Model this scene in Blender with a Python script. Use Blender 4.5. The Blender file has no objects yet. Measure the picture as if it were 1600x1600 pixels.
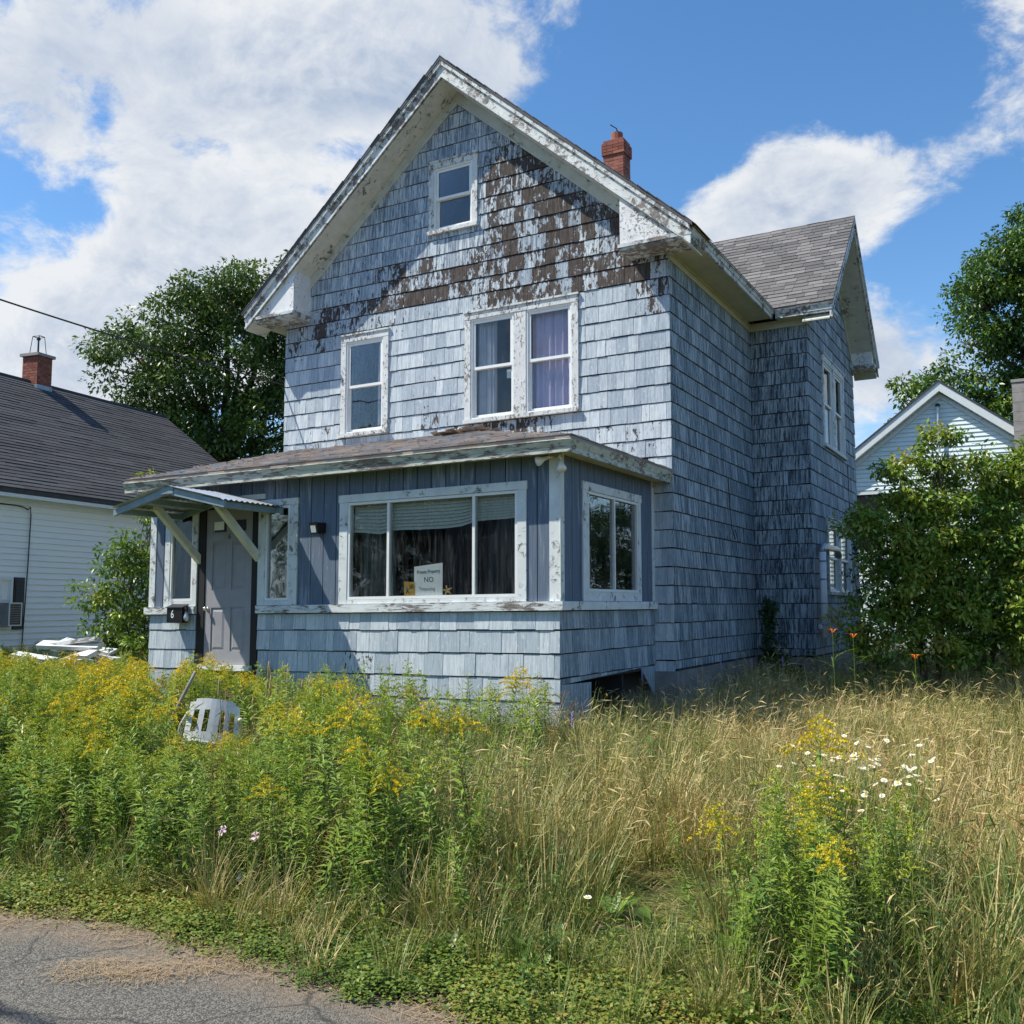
import bpy, bmesh, math, random
import numpy as np
from mathutils import Vector, Matrix

# ------------------------------------------------------------------ camera, world, sun, exposure
scene = bpy.context.scene
col = scene.collection
R = math.radians
CAM = Vector((11.1331, -12.4503, 1.6))
YAW, PITCH, FPX = 0.4996, 0.0932, 1536.67

cam_data = bpy.data.cameras.new('camera')
cam_data.sensor_width = 36.0
cam_data.lens = 36.0 * FPX / 1600.0
cam_data.clip_start = 0.1
cam_data.clip_end = 4000.0
cam = bpy.data.objects.new('camera', cam_data)
cam.location = CAM
cam.rotation_euler = (math.pi / 2 + PITCH, 0.0, YAW)
col.objects.link(cam)
scene.camera = cam

TO_SUN = Vector((-0.505, -0.312, 0.804)).normalized()
SUN_EL = math.asin(TO_SUN.z)
SUN_ROT = math.atan2(TO_SUN.x, TO_SUN.y) % (2 * math.pi)
sun_data = bpy.data.lights.new('sun', 'SUN')
sun_data.energy = 4.3
sun_data.angle = R(0.53)
sun_data.color = (1.0, 0.93, 0.81)
sun = bpy.data.objects.new('sun', sun_data)
sun.rotation_euler = (-TO_SUN).to_track_quat('-Z', 'Y').to_euler()
sun.location = (0, -20, 30)
col.objects.link(sun)

vs = scene.view_settings
vs.view_transform = 'Standard'
vs.look = 'None'
vs.exposure = 0.6
vs.gamma = 1.0
vs.use_curve_mapping = False

# ------------------------------------------------------------------ node helpers
class NT:
    """small wrapper that makes node graphs short to write"""
    def __init__(self, tree):
        self.t = tree
    def n(self, kind, **props):
        nd = self.t.nodes.new(kind)
        for k, v in props.items():
            setattr(nd, k, v)
        return nd
    def put(self, sock, v):
        if v is None:
            return
        if isinstance(v, bpy.types.NodeSocket):
            self.t.links.new(v, sock)
        else:
            if sock.type == 'RGBA' and len(v) == 3:
                v = (*v, 1.0)
            sock.default_value = v
    def math(self, op, a, b=None, c=None, clamp=False):
        nd = self.n('ShaderNodeMath', operation=op, use_clamp=clamp)
        self.put(nd.inputs[0], a)
        if b is not None: self.put(nd.inputs[1], b)
        if c is not None: self.put(nd.inputs[2], c)
        return nd.outputs[0]
    def vmath(self, op, a, b=None, out=0):
        nd = self.n('ShaderNodeVectorMath', operation=op)
        self.put(nd.inputs[0], a)
        if b is not None: self.put(nd.inputs[1], b)
        return nd.outputs['Value'] if out == 'v' else nd.outputs[0]
    def noise(self, vec, scale, detail=4, rough=0.5, dist=0.0, lac=2.0, colour=False):
        nd = self.n('ShaderNodeTexNoise')
        self.put(nd.inputs['Vector'], vec)
        nd.inputs['Scale'].default_value = scale
        nd.inputs['Detail'].default_value = detail
        nd.inputs['Roughness'].default_value = rough
        nd.inputs['Lacunarity'].default_value = lac
        nd.inputs['Distortion'].default_value = dist
        return nd.outputs['Color'] if colour else nd.outputs[0]
    def voronoi(self, vec, scale, feature='F1', out='Distance'):
        nd = self.n('ShaderNodeTexVoronoi', feature=feature)
        self.put(nd.inputs['Vector'], vec)
        nd.inputs['Scale'].default_value = scale
        return nd.outputs[out]
    def scale(self, vec, s):
        return self.vmath('MULTIPLY', vec, s)
    def smooth(self, v, a, b, lo=0.0, hi=1.0):
        nd = self.n('ShaderNodeMapRange', interpolation_type='SMOOTHSTEP', clamp=True)
        self.put(nd.inputs[0], v)
        nd.inputs[1].default_value = a; nd.inputs[2].default_value = b
        nd.inputs[3].default_value = lo; nd.inputs[4].default_value = hi
        return nd.outputs[0]
    def lin(self, v, a, b, lo=0.0, hi=1.0):
        nd = self.n('ShaderNodeMapRange', clamp=True)
        self.put(nd.inputs[0], v)
        nd.inputs[1].default_value = a; nd.inputs[2].default_value = b
        nd.inputs[3].default_value = lo; nd.inputs[4].default_value = hi
        return nd.outputs[0]
    def mix(self, f, a, b, blend='MIX'):
        nd = self.n('ShaderNodeMix', data_type='RGBA', blend_type=blend)
        self.put(nd.inputs[0], f)
        self.put(nd.inputs[6], a); self.put(nd.inputs[7], b)
        return nd.outputs[2]
    def obj(self):
        return self.n('ShaderNodeTexCoord').outputs['Object']
    def attr(self, name, kind='GEOMETRY'):
        return self.n('ShaderNodeAttribute', attribute_name=name, attribute_type=kind)
    def sep(self, c):
        nd = self.n('ShaderNodeSeparateColor')
        self.put(nd.inputs[0], c)
        return nd.outputs
    def bump(self, h, strength=0.3, dist=0.01):
        nd = self.n('ShaderNodeBump')
        nd.inputs['Strength'].default_value = strength
        nd.inputs['Distance'].default_value = dist
        self.put(nd.inputs['Height'], h)
        return nd.outputs[0]

# ------------------------------------------------------------------ sky with clouds
world = bpy.data.worlds.new('World')
scene.world = world
world.use_nodes = True
wt = world.node_tree
wt.nodes.clear()
w = NT(wt)
SKY_STRENGTH = 0.10
sky = w.n('ShaderNodeTexSky', sky_type='NISHITA', sun_disc=False)
sky.sun_elevation = SUN_EL
sky.sun_rotation = SUN_ROT
sky.altitude = 100.0
sky.air_density = 1.0
sky.dust_density = 0.4
sky.ozone_density = 2.0
dirv = w.vmath('NORMALIZE', w.n('ShaderNodeTexCoord').outputs['Generated'])
# cloud banks: (azimuth from +Y towards +X, elevation, half width, half height in degrees, weight)
BANKS = [(-47.5, 30.0, 9.0, 4.2, .20), (-34.5, 29.6, 8.4, 4.8, .28), (-43.5, 21.5, 7.5, 5.4, .24),
         (-53.5, 17.0, 6.0, 3.8, .20), (-56.0, 25.5, 3.6, 4.4, .10), (-53.2, 20.6, 2.2, 1.6, -.20),
         (-37.6, 25.4, 2.0, 1.1, -.16), (-52.5, 24.5, 1.0, 3.0, -.12), (-10.6, 23.0, 6.6, 3.2, .30), (-14.0, 20.8, 5.6, 2.2, .20),
         (-0.6, 28.6, 2.6, 4.2, .17), (-4.9, 25.8, 2.3, 1.9, -.30), (-7.0, 12.8, 5.0, 3.4, .20), (-20.6, 28.2, 5.6, 6.5, -.34),
         (-6.4, 29.8, 3.2, 2.8, -.28), (-3.0, 18.6, 4.6, 2.4, -.26), (-52.0, 12.6, 9.0, 2.0, .16),
         (-24.0, 17.0, 4.0, 4.0, -.2)]
bias = None
for az, el, hw, hh, wgt in BANKS:
    a, e = R(az), R(el)
    rv = (math.cos(a), -math.sin(a), 0.0)
    uv = (-math.sin(a) * math.sin(e), -math.cos(a) * math.sin(e), math.cos(e))
    da = w.math('MULTIPLY', w.vmath('DOT_PRODUCT', dirv, rv, 'v'), 1.0 / R(hw))
    db = w.math('MULTIPLY', w.vmath('DOT_PRODUCT', dirv, uv, 'v'), 1.0 / R(hh))
    q = w.math('ADD', w.math('MULTIPLY', da, da), w.math('MULTIPLY', db, db))
    g = w.math('MULTIPLY', w.math('EXPONENT', w.math('MULTIPLY', q, -0.8)), wgt)
    bias = g if bias is None else w.math('ADD', bias, g)
# only the half of the sky the banks lie in
bias = w.math('MULTIPLY', bias, w.smooth(w.vmath('DOT_PRODUCT', dirv, (-0.45, 0.80, 0.40), 'v'), 0.0, 0.4))
flat = w.scale(dirv, (1.0, 1.0, 1.5))
warp = w.vmath('SUBTRACT', w.noise(flat, 6.0, 2, 0.5, colour=True), (0.5, 0.5, 0.5))
pw = w.vmath('ADD', flat, w.scale(warp, (0.09, 0.09, 0.09)))
def cloud_noise(p, det):
    return w.noise(p, 5.6, det, 0.63, 0.0, 2.1)
n1 = cloud_noise(pw, 9)
n2 = cloud_noise(w.vmath('ADD', pw, tuple(TO_SUN * 0.022)), 6)
dens = w.math('SUBTRACT', w.math('ADD', n1, bias), 0.585)
alpha = w.math('MULTIPLY', w.smooth(dens, -0.055, 0.115), 0.97)
light = w.math('ADD', 0.5, w.math('MULTIPLY', w.math('SUBTRACT', n1, n2), 4.6), clamp=True)
thick = w.smooth(dens, 0.05, 0.30)
shade = w.math('SUBTRACT', w.math('ADD', 0.58, w.math('MULTIPLY', light, 0.62)), w.math('MULTIPLY', thick, 0.40), clamp=True)
soft = w.noise(w.vmath('ADD', flat, (3.1, 0.0, 0.4)), 4.2, 3, 0.55)
shade = w.math('MULTIPLY', shade, w.smooth(soft, 0.34, 0.62, 0.66, 1.10), clamp=True)
ccol = w.mix(shade, (0.23, 0.30, 0.42), (0.57, 0.585, 0.60))
hsv = w.n('ShaderNodeHueSaturation')
hsv.inputs['Saturation'].default_value = 1.24
hsv.inputs['Value'].default_value = 1.24
w.put(hsv.inputs['Color'], sky.outputs[0])
sepz = w.n('ShaderNodeSeparateXYZ')
w.put(sepz.inputs[0], dirv)
haze_f = w.smooth(sepz.outputs[2], 0.0, 0.20, 0.75, 0.0)
blue = w.mix(haze_f, hsv.outputs[0], tuple(c_ / SKY_STRENGTH for c_ in (0.26, 0.42, 0.66)))
skyc = w.mix(alpha, blue, w.scale(ccol, (1 / SKY_STRENGTH,) * 3))
bg = w.n('ShaderNodeBackground')
bg.inputs['Strength'].default_value = SKY_STRENGTH
w.put(bg.inputs['Color'], skyc)
wo = w.n('ShaderNodeOutputWorld')
wt.links.new(bg.outputs[0], wo.inputs[0])
world.cycles.sampling_method = 'MANUAL'
world.cycles.sample_map_resolution = 512

scene.cycles.max_bounces = 5
scene.cycles.transparent_max_bounces = 12
scene.cycles.caustics_reflective = False
scene.cycles.caustics_refractive = False
scene.cycles.sample_clamp_indirect = 6.0

# ------------------------------------------------------------------ material helpers
MATS = {}
def new_mat(name):
    m = bpy.data.materials.new(name)
    m.use_nodes = True
    m.node_tree.nodes.clear()
    k = NT(m.node_tree)
    p = k.n('ShaderNodeBsdfPrincipled')
    o = k.n('ShaderNodeOutputMaterial')
    m.node_tree.links.new(p.outputs[0], o.inputs[0])
    MATS[name] = m
    return m, k, p, o

def plain(name, c, rough=0.6, var=0.12, scale=6.0, metal=0.0, spec=0.5):
    m, k, p, o = new_mat(name)
    n = k.noise(k.obj(), scale, 6, 0.6)
    dark = tuple(x * (1 - var) for x in c)
    lite = tuple(min(1, x * (1 + var)) for x in c)
    k.put(p.inputs['Base Color'], k.mix(k.lin(n, 0.3, 0.7), dark, lite))
    p.inputs['Roughness'].default_value = rough
    p.inputs['Metallic'].default_value = metal
    p.inputs['Specular IOR Level'].default_value = spec
    return m

def shingle_paint(name, base, pale, deep, rough=0.75):
    """flaking paint on wooden shingles: Col.r = wear, Col.g = random per shingle, Col.b = streaks"""
    m, k, p, o = new_mat(name)
    P = k.obj()
    c = k.sep(k.attr('Col').outputs['Color'])
    wear, rnd, streak = c[0], c[1], c[2]
    off = k.vmath('ADD', P, k.scale(k.attr('Col').outputs['Color'], (0.0, 3.7, 0.0)))
    grain = k.noise(k.scale(off, (60, 60, 5)), 1.0, 5, 0.65)
    broad = k.noise(k.scale(P, (2.0, 2.0, 1.3)), 1.0, 4, 0.55)
    flake = k.noise(k.scale(off, (17, 17, 8)), 1.0, 9, 0.66, 0.35)
    mm = k.math('ADD', flake, k.math('MULTIPLY', k.math('SUBTRACT', wear, 0.5), 0.78))
    mm = k.math('ADD', mm, k.math('MULTIPLY', k.math('SUBTRACT', broad, 0.5), 0.16))
    mid = k.noise(k.scale(off, (6.5, 6.5, 3.2)), 1.0, 5, 0.6)
    fine = k.noise(k.scale(off, (70, 70, 30)), 1.0, 4, 0.7)
    mm = k.math('ADD', mm, k.math('ADD', k.math('MULTIPLY', k.math('SUBTRACT', mid, 0.5), 0.35), k.math('MULTIPLY', k.math('SUBTRACT', fine, 0.5), 0.22)))
    peel = k.smooth(mm, 0.535, 0.575)
    tone = k.math('ADD', k.math('MULTIPLY', rnd, 0.55), k.math('MULTIPLY', grain, 0.5))
    paint = k.mix(k.lin(tone, 0.2, 0.8), base, pale)
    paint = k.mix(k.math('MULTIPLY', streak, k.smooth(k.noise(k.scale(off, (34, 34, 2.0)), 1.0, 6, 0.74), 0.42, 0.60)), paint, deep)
    scuff = k.smooth(k.noise(k.scale(off, (32, 32, 16)), 1.0, 5, 0.7), 0.56, 0.68)
    paint = k.mix(k.math('MULTIPLY', scuff, 0.5), paint, tuple(min(0.8, q * 1.22 + 0.03) for q in pale))
    crack = k.smooth(k.noise(k.scale(off, (75, 75, 2.6)), 1.0, 4, 0.7), 0.60, 0.68)
    paint = k.mix(k.math('MULTIPLY', crack, 0.60), paint, deep)
    fleck = k.smooth(k.math('ADD', k.noise(k.scale(off, (48, 48, 26)), 1.0, 6, 0.72), k.math('MULTIPLY', k.math('SUBTRACT', wear, 0.30), 0.25)), 0.655, 0.70)
    paint = k.mix(k.math('MULTIPLY', fleck, 0.85), paint, (0.075, 0.068, 0.068))
    grain2 = k.noise(k.scale(off, (85, 85, 3.0)), 1.0, 5, 0.7)
    wood = k.mix(k.lin(k.math('ADD', k.math('MULTIPLY', grain, 0.5), k.math('MULTIPLY', grain2, 0.5)), 0.38, 0.64), (0.022, 0.016, 0.014), (0.125, 0.108, 0.099))
    rust = k.smooth(k.noise(k.scale(off, (9, 9, 1.7)), 1.0, 4, 0.6), 0.58, 0.72)
    wood = k.mix(k.math('MULTIPLY', rust, 0.4), wood, (0.11, 0.055, 0.032))
    k.put(p.inputs['Base Color'], k.mix(peel, paint, wood))
    k.put(p.inputs['Roughness'], k.mix(peel, (rough,) * 3, (0.9,) * 3))
    p.inputs['Specular IOR Level'].default_value = 0.3
    h = k.math('SUBTRACT', k.math('MULTIPLY', grain, 0.6), k.math('ADD', k.math('MULTIPLY', peel, 0.9), k.math('MULTIPLY', crack, 0.5)))
    k.put(p.inputs['Normal'], k.bump(h, 0.55, 0.006))
    return m

def peeling(name, base, amount, stretch, wood=((0.10, 0.085, 0.075), (0.30, 0.275, 0.25)), rough=0.65, attr=False, flake_scale=1.0):
    """old trim paint flaking off grey wood; amount about 0 (sound) to 1 (bare)"""
    m, k, p, o = new_mat(name)
    P = k.obj()
    f = flake_scale
    flake = k.noise(k.scale(P, tuple(s * 11 * f for s in stretch)), 1.0, 10, 0.68, 0.6)
    broad = k.noise(P, 1.7, 3, 0.5)
    mm = k.math('ADD', flake, k.math('MULTIPLY', k.math('SUBTRACT', broad, 0.5), 0.45))
    if attr:
        mm = k.math('ADD', mm, k.math('MULTIPLY', k.math('SUBTRACT', k.sep(k.attr('Col').outputs['Color'])[0], 0.5), 0.5))
    thr = 0.74 - 0.42 * amount
    peel = k.smooth(mm, thr - 0.025, thr + 0.025)
    edge = k.math('MULTIPLY', k.smooth(mm, thr - 0.07, thr - 0.02), k.math('SUBTRACT', 1.0, peel))
    grain = k.noise(k.scale(P, tuple(s * 26 for s in stretch)), 1.0, 5, 0.6)
    dirt = k.noise(P, 5.0, 6, 0.6)
    pb = k.mix(k.lin(dirt, 0.35, 0.75), base, tuple(x * 0.80 for x in base))
    pb = k.mix(k.math('MULTIPLY', edge, 0.35), pb, tuple(x * 0.55 for x in base))
    wd = k.mix(k.lin(grain, 0.3, 0.7), wood[0], wood[1])
    k.put(p.inputs['Base Color'], k.mix(peel, pb, wd))
    p.inputs['Roughness'].default_value = rough
    p.inputs['Specular IOR Level'].default_value = 0.35
    h = k.math('ADD', k.math('MULTIPLY', peel, -1.0), k.math('ADD', k.math('MULTIPLY', edge, 0.7), k.math('MULTIPLY', grain, 0.25)))
    k.put(p.inputs['Normal'], k.bump(h, 0.6, 0.005))
    return m

def leaf_mat(name, stops, trans=0.35, rough=0.5, instancer=False, tint_mix=0.6):
    """stops: list of colours along Col.r; the instance tint shifts along them"""
    m, k, p, o = new_mat(name)
    c = k.sep(k.attr('Col').outputs['Color'])
    v = c[0]
    if instancer:
        t = k.sep(k.attr('tint', 'INSTANCER').outputs['Color'])[0]
        v = k.math('ADD', t, k.math('MULTIPLY', k.math('SUBTRACT', v, 0.5), tint_mix), clamp=True)
    else:
        rnd = k.n('ShaderNodeObjectInfo').outputs['Random']
        v = k.math('ADD', v, k.math('MULTIPLY', k.math('SUBTRACT', rnd, 0.5), 0.22), clamp=True)
    ramp = k.n('ShaderNodeValToRGB')
    el = ramp.color_ramp.elements
    while len(el) < len(stops):
        el.new(0.5)
    for i, s in enumerate(stops):
        el[i].position = i / (len(stops) - 1)
        el[i].color = (*s, 1.0)
    k.put(ramp.inputs[0], v)
    k.put(p.inputs['Base Color'], ramp.outputs[0])
    p.inputs['Roughness'].default_value = rough
    p.inputs['Specular IOR Level'].default_value = 0.5
    tr = k.n('ShaderNodeBsdfTranslucent')
    k.put(tr.inputs[0], k.mix(1.0, ramp.outputs[0], (1.0, 1.0, 0.6), 'MULTIPLY'))
    ms = k.n('ShaderNodeMixShader')
    ms.inputs[0].default_value = trans
    m.node_tree.links.new(p.outputs[0], ms.inputs[1])
    m.node_tree.links.new(tr.outputs[0], ms.inputs[2])
    m.node_tree.links.new(ms.outputs[0], o.inputs[0])
    return m

def glass_mat(name, tint=(0.955, 0.97, 0.97), dirt=0.05):
    m, k, p, o = new_mat(name)
    m.node_tree.nodes.remove(p)
    tr = k.n('ShaderNodeBsdfTransparent'); tr.inputs[0].default_value = (*tint, 1)
    gl = k.n('ShaderNodeBsdfGlossy'); gl.inputs['Roughness'].default_value = 0.02
    df = k.n('ShaderNodeBsdfDiffuse'); df.inputs[0].default_value = (0.55, 0.57, 0.56, 1)
    fr = k.n('ShaderNodeFresnel'); fr.inputs[0].default_value = 1.52
    P = k.obj()
    wob = k.noise(P, 1.6, 2, 0.5)
    nb = k.bump(wob, 0.25, 0.02)
    k.put(gl.inputs['Normal'], nb)
    a = k.n('ShaderNodeMixShader'); b = k.n('ShaderNodeMixShader')
    fac = k.math('MULTIPLY', fr.outputs[0], 0.66, clamp=True)
    k.put(a.inputs[0], fac)
    m.node_tree.links.new(tr.outputs[0], a.inputs[1]); m.node_tree.links.new(gl.outputs[0], a.inputs[2])
    grime = k.smooth(k.noise(k.scale(P, (26, 26, 3)), 1.0, 6, 0.7), 0.42, 0.8)
    k.put(b.inputs[0], k.math('MULTIPLY', grime, dirt * 1.2))
    m.node_tree.links.new(a.outputs[0], b.inputs[1]); m.node_tree.links.new(df.outputs[0], b.inputs[2])
    m.node_tree.links.new(b.outputs[0], o.inputs[0])
    return m

def roof_mat(name, stops, grit=0.25):
    m, k, p, o = new_mat(name)
    P = k.obj()
    rnd = k.sep(k.attr('Col').outputs['Color'])[0]
    ramp = k.n('ShaderNodeValToRGB')
    el = ramp.color_ramp.elements
    while len(el) < len(stops): el.new(0.5)
    for i, s in enumerate(stops):
        el[i].position = i / (len(stops) - 1); el[i].color = (*s, 1)
    mot = k.noise(P, 5.0, 4, 0.6)
    k.put(ramp.inputs[0], k.math('ADD', rnd, k.math('MULTIPLY', k.math('SUBTRACT', mot, 0.5), 0.8), clamp=True))
    g = k.noise(P, 170.0, 3, 0.7)
    cc = k.mix(k.lin(g, 0.3, 0.7, 0.0, grit * 2), ramp.outputs[0], k.mix(0.5, ramp.outputs[0], (0.32, 0.31, 0.31)))
    k.put(p.inputs['Base Color'], cc)
    p.inputs['Roughness'].default_value = 0.92
    p.inputs['Specular IOR Level'].default_value = 0.2
    k.put(p.inputs['Normal'], k.bump(g, 0.5, 0.004))
    return m

# ------------------------------------------------------------------ materials
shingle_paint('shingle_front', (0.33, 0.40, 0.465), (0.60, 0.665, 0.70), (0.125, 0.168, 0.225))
shingle_paint('shingle_side', (0.200, 0.262, 0.312), (0.45, 0.525, 0.575), (0.042, 0.057, 0.075))  # front paint again, darkened: weathered streaks, plus these walls' shade put into the colour
plain('sheathing', (0.028, 0.026, 0.026), 0.9)
peeling('rake_paint', (0.62, 0.66, 0.66), 0.52, (1, 1, 1.0))
peeling('rake_paint_fair', (0.70, 0.73, 0.71), 0.42, (1, 1, 1.0))
peeling('soffit_paint', (0.62, 0.64, 0.57), 0.24, (1, 1, 1))
peeling('return_paint', (0.80, 0.81, 0.80), 0.30, (1.6, 1.6, 1.6), flake_scale=1.5)
peeling('eave_paint', (0.58, 0.61, 0.53), 0.50, (0.45, 1, 2.2))
peeling('eave_soffit', (0.55, 0.56, 0.42), 0.03, (1, 1, 1))
peeling('casing_paint', (0.68, 0.71, 0.70), 0.38, (1.6, 1.6, 0.9), flake_scale=1.4)
peeling('porch_trim', (0.70, 0.75, 0.75), 0.26, (1, 1, 1))
peeling('sill_paint', (0.70, 0.74, 0.75), 0.40, (0.35, 1, 1.8), flake_scale=1.3)
plain('vinyl_white', (0.76, 0.78, 0.77), 0.4, 0.05)
glass_mat('glass')
glass_mat('glass_dirty', (0.955, 0.975, 0.97), 0.05)
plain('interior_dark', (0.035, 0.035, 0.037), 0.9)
plain('interior_pale', (0.30, 0.29, 0.30), 0.9)
plain('black_metal', (0.012, 0.012, 0.013), 0.35)
plain('jamb_black', (0.012, 0.011, 0.011), 0.7)
plain('door_grey', (0.30, 0.30, 0.325), 0.55, 0.08)
plain('canopy_blue', (0.22, 0.30, 0.34), 0.5, 0.15)
plain('brace_cream', (0.66, 0.66, 0.56), 0.6, 0.12)
plain('galvanised', (0.52, 0.55, 0.58), 0.35, 0.2, 9, 0.6)
plain('brass', (0.75, 0.72, 0.66), 0.25, 0.05, 6, 0.9)
plain('mortar', (0.42, 0.36, 0.32), 0.9)
plain('plastic_white', (0.68, 0.68, 0.65), 0.45, 0.18, 9)
plain('pipe_grey', (0.84, 0.86, 0.86), 0.4, 0.12)
plain('weathered_wood', (0.27, 0.24, 0.20), 0.85, 0.3, 14)
plain('wire_black', (0.015, 0.015, 0.017), 0.5)
plain('bulb_white', (0.78, 0.77, 0.70), 0.2, 0.03)
plain('paper', (0.88, 0.90, 0.88), 0.8, 0.06)
plain('ink', (0.03, 0.04, 0.05), 0.8)
plain('ink_faint', (0.30, 0.36, 0.38), 0.8)
plain('card_yellow', (0.52, 0.30, 0.03), 0.6)
plain('starfish', (0.55, 0.36, 0.14), 0.8)
plain('trim_pale', (0.66, 0.71, 0.70), 0.55, 0.05)
plain('shutter_black', (0.012, 0.014, 0.016), 0.45)
plain('stone', (0.20, 0.19, 0.18), 0.9, 0.35, 5)
plain('cap_concrete', (0.30, 0.28, 0.26), 0.9, 0.2)
plain('lead_flash', (0.30, 0.36, 0.40), 0.45, 0.15, 6, 0.5)
plain('bark', (0.085, 0.065, 0.05), 0.95, 0.35, 18)
plain('twig', (0.12, 0.10, 0.07), 0.9, 0.3, 18)
plain('blind_cream', (0.66, 0.67, 0.56), 0.85, 0.15, 30)
plain('curtain_pale', (0.66, 0.68, 0.74), 0.9, 0.12, 4)
plain('curtain_lilac', (0.62, 0.58, 0.80), 0.9, 0.12, 4)
plain('wall_pale_blue', (0.36, 0.44, 0.48), 0.9, 0.06, 4)
plain('sheathing_soft', (0.11, 0.12, 0.12), 0.9, 0.3, 12)
plain('number_white', (0.8, 0.8, 0.8), 0.5, 0.02)
plain('deck_grey', (0.20, 0.19, 0.18), 0.8, 0.2)
plain('debris_white', (0.66, 0.66, 0.64), 0.7, 0.15)
roof_mat('asphalt_roof', [(0.075, 0.075, 0.077), (0.125, 0.123, 0.124), (0.19, 0.185, 0.182)])
roof_mat('dark_roof', [(0.040, 0.042, 0.046), (0.064, 0.066, 0.071), (0.092, 0.094, 0.099)], 0.1)
roof_mat('porch_roof', [(0.22, 0.195, 0.175), (0.38, 0.295, 0.235), (0.34, 0.335, 0.34), (0.52, 0.415, 0.33), (0.27, 0.33, 0.38)], 0.3)

# vertical board paint on the porch
m, k, p, o = new_mat('board_paint')
P = k.obj()
c = k.sep(k.attr('Col').outputs['Color'])
off = k.vmath('ADD', P, k.scale(k.attr('Col').outputs['Color'], (0, 0, 5.0)))
gr = k.noise(k.scale(off, (55, 55, 2.2)), 1.0, 6, 0.65, 0.4)
cathedral = k.noise(k.scale(off, (14, 14, 1.2)), 1.0, 5, 0.6, 1.2)
b0 = k.mix(k.lin(gr, 0.3, 0.7), (0.085, 0.118, 0.170), (0.145, 0.190, 0.255))
pale = k.smooth(k.math('ADD', cathedral, k.math('MULTIPLY', k.math('SUBTRACT', c[0], 0.5), 0.16)), 0.55, 0.70)
b0 = k.mix(k.math('MULTIPLY', pale, 0.42), b0, (0.40, 0.46, 0.53))
spot = k.smooth(k.noise(k.scale(off, (40, 40, 10)), 1.0, 6, 0.7), 0.66, 0.72)
b0 = k.mix(spot, b0, (0.55, 0.58, 0.60))
k.put(p.inputs['Base Color'], b0)
p.inputs['Roughness'].default_value = 0.75
p.inputs['Specular IOR Level'].default_value = 0.3
k.put(p.inputs['Normal'], k.bump(gr, 0.4, 0.004))

# brick
m, k, p, o = new_mat('brick')
c = k.sep(k.attr('Col').outputs['Color'])
n = k.noise(k.obj(), 30, 5, 0.7)
k.put(p.inputs['Base Color'], k.mix(k.lin(k.math('ADD', k.math('MULTIPLY', n, 0.6), k.math('MULTIPLY', c[0], 0.5)), 0.25, 0.85), (0.16, 0.045, 0.03), (0.38, 0.135, 0.085)))
p.inputs['Roughness'].default_value = 0.9
k.put(p.inputs['Normal'], k.bump(n, 0.4, 0.004))

# clapboard siding of the neighbouring houses
m, k, p, o = new_mat('siding')
n = k.noise(k.scale(k.obj(), (0.8, 0.8, 6)), 1.0, 5, 0.6)
k.put(p.inputs['Base Color'], k.mix(k.lin(n, 0.3, 0.7), (0.80, 0.84, 0.83), (0.86, 0.88, 0.87)))
p.inputs['Roughness'].default_value = 0.5
m, k, p, o = new_mat('siding_mint')
n = k.noise(k.scale(k.obj(), (0.8, 0.8, 6)), 1.0, 5, 0.6)
k.put(p.inputs['Base Color'], k.mix(k.lin(n, 0.3, 0.7), (0.62, 0.74, 0.74), (0.72, 0.82, 0.81)))
p.inputs['Roughness'].default_value = 0.5

# asphalt road
m, k, p, o = new_mat('asphalt')
P = k.obj()
v = k.voronoi(P, 150.0, out='Color')
vd = k.voronoi(P, 150.0)
big = k.noise(P, 0.9, 5, 0.6)
fine = k.noise(P, 60.0, 4, 0.7)
s = k.sep(v)[0]
cst = k.mix(k.smooth(s, 0.25, 0.95), (0.038, 0.036, 0.031), (0.25, 0.235, 0.195))
cst = k.mix(k.lin(big, 0.35, 0.7, 0.0, 0.5), cst, (0.070, 0.066, 0.056))
cst = k.mix(k.lin(fine, 0.35, 0.65, 0.0, 0.45), cst, (0.115, 0.110, 0.095))
sp = k.n('ShaderNodeSeparateXYZ'); k.put(sp.inputs[0], P)
grit = k.smooth(k.math('ADD', sp.outputs[1], k.math('MULTIPLY', k.math('SUBTRACT', k.noise(P, 3.2, 6, 0.65), 0.5), 0.9)), -9.42, -9.05)
cst = k.mix(k.math('MULTIPLY', grit, 0.75), cst, k.mix(k.lin(fine, 0.35, 0.65), (0.10, 0.075, 0.05), (0.27, 0.215, 0.15)))
warp_ = k.vmath('ADD', P, k.scale(k.noise(P, 2.0, 4, 0.6, colour=True), (0.35, 0.35, 0.0)))
crk = k.smooth(k.voronoi(warp_, 0.75, 'DISTANCE_TO_EDGE'), 0.0, 0.010, 1.0, 0.0)
cst = k.mix(k.math('MULTIPLY', crk, 0.7), cst, (0.022, 0.021, 0.02))
k.put(p.inputs['Base Color'], cst)
p.inputs['Roughness'].default_value = 0.85
k.put(p.inputs['Normal'], k.bump(k.math('SUBTRACT', 0.4, vd), 0.7, 0.006))

# soil and thatch under the plants, grass further off
m, k, p, o = new_mat('soil')
P = k.obj()
n = k.noise(P, 3.0, 8, 0.65)
n2 = k.noise(P, 42.0, 5, 0.7)
gg = k.mix(k.lin(n, 0.3, 0.7), (0.075, 0.085, 0.025), (0.17, 0.13, 0.06))
k.put(p.inputs['Base Color'], k.mix(k.lin(n2, 0.3, 0.7), k.mix(0.6, gg, (0.03, 0.025, 0.015)), gg))
p.inputs['Roughness'].default_value = 1.0
k.put(p.inputs['Normal'], k.bump(n2, 0.8, 0.03))

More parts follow.
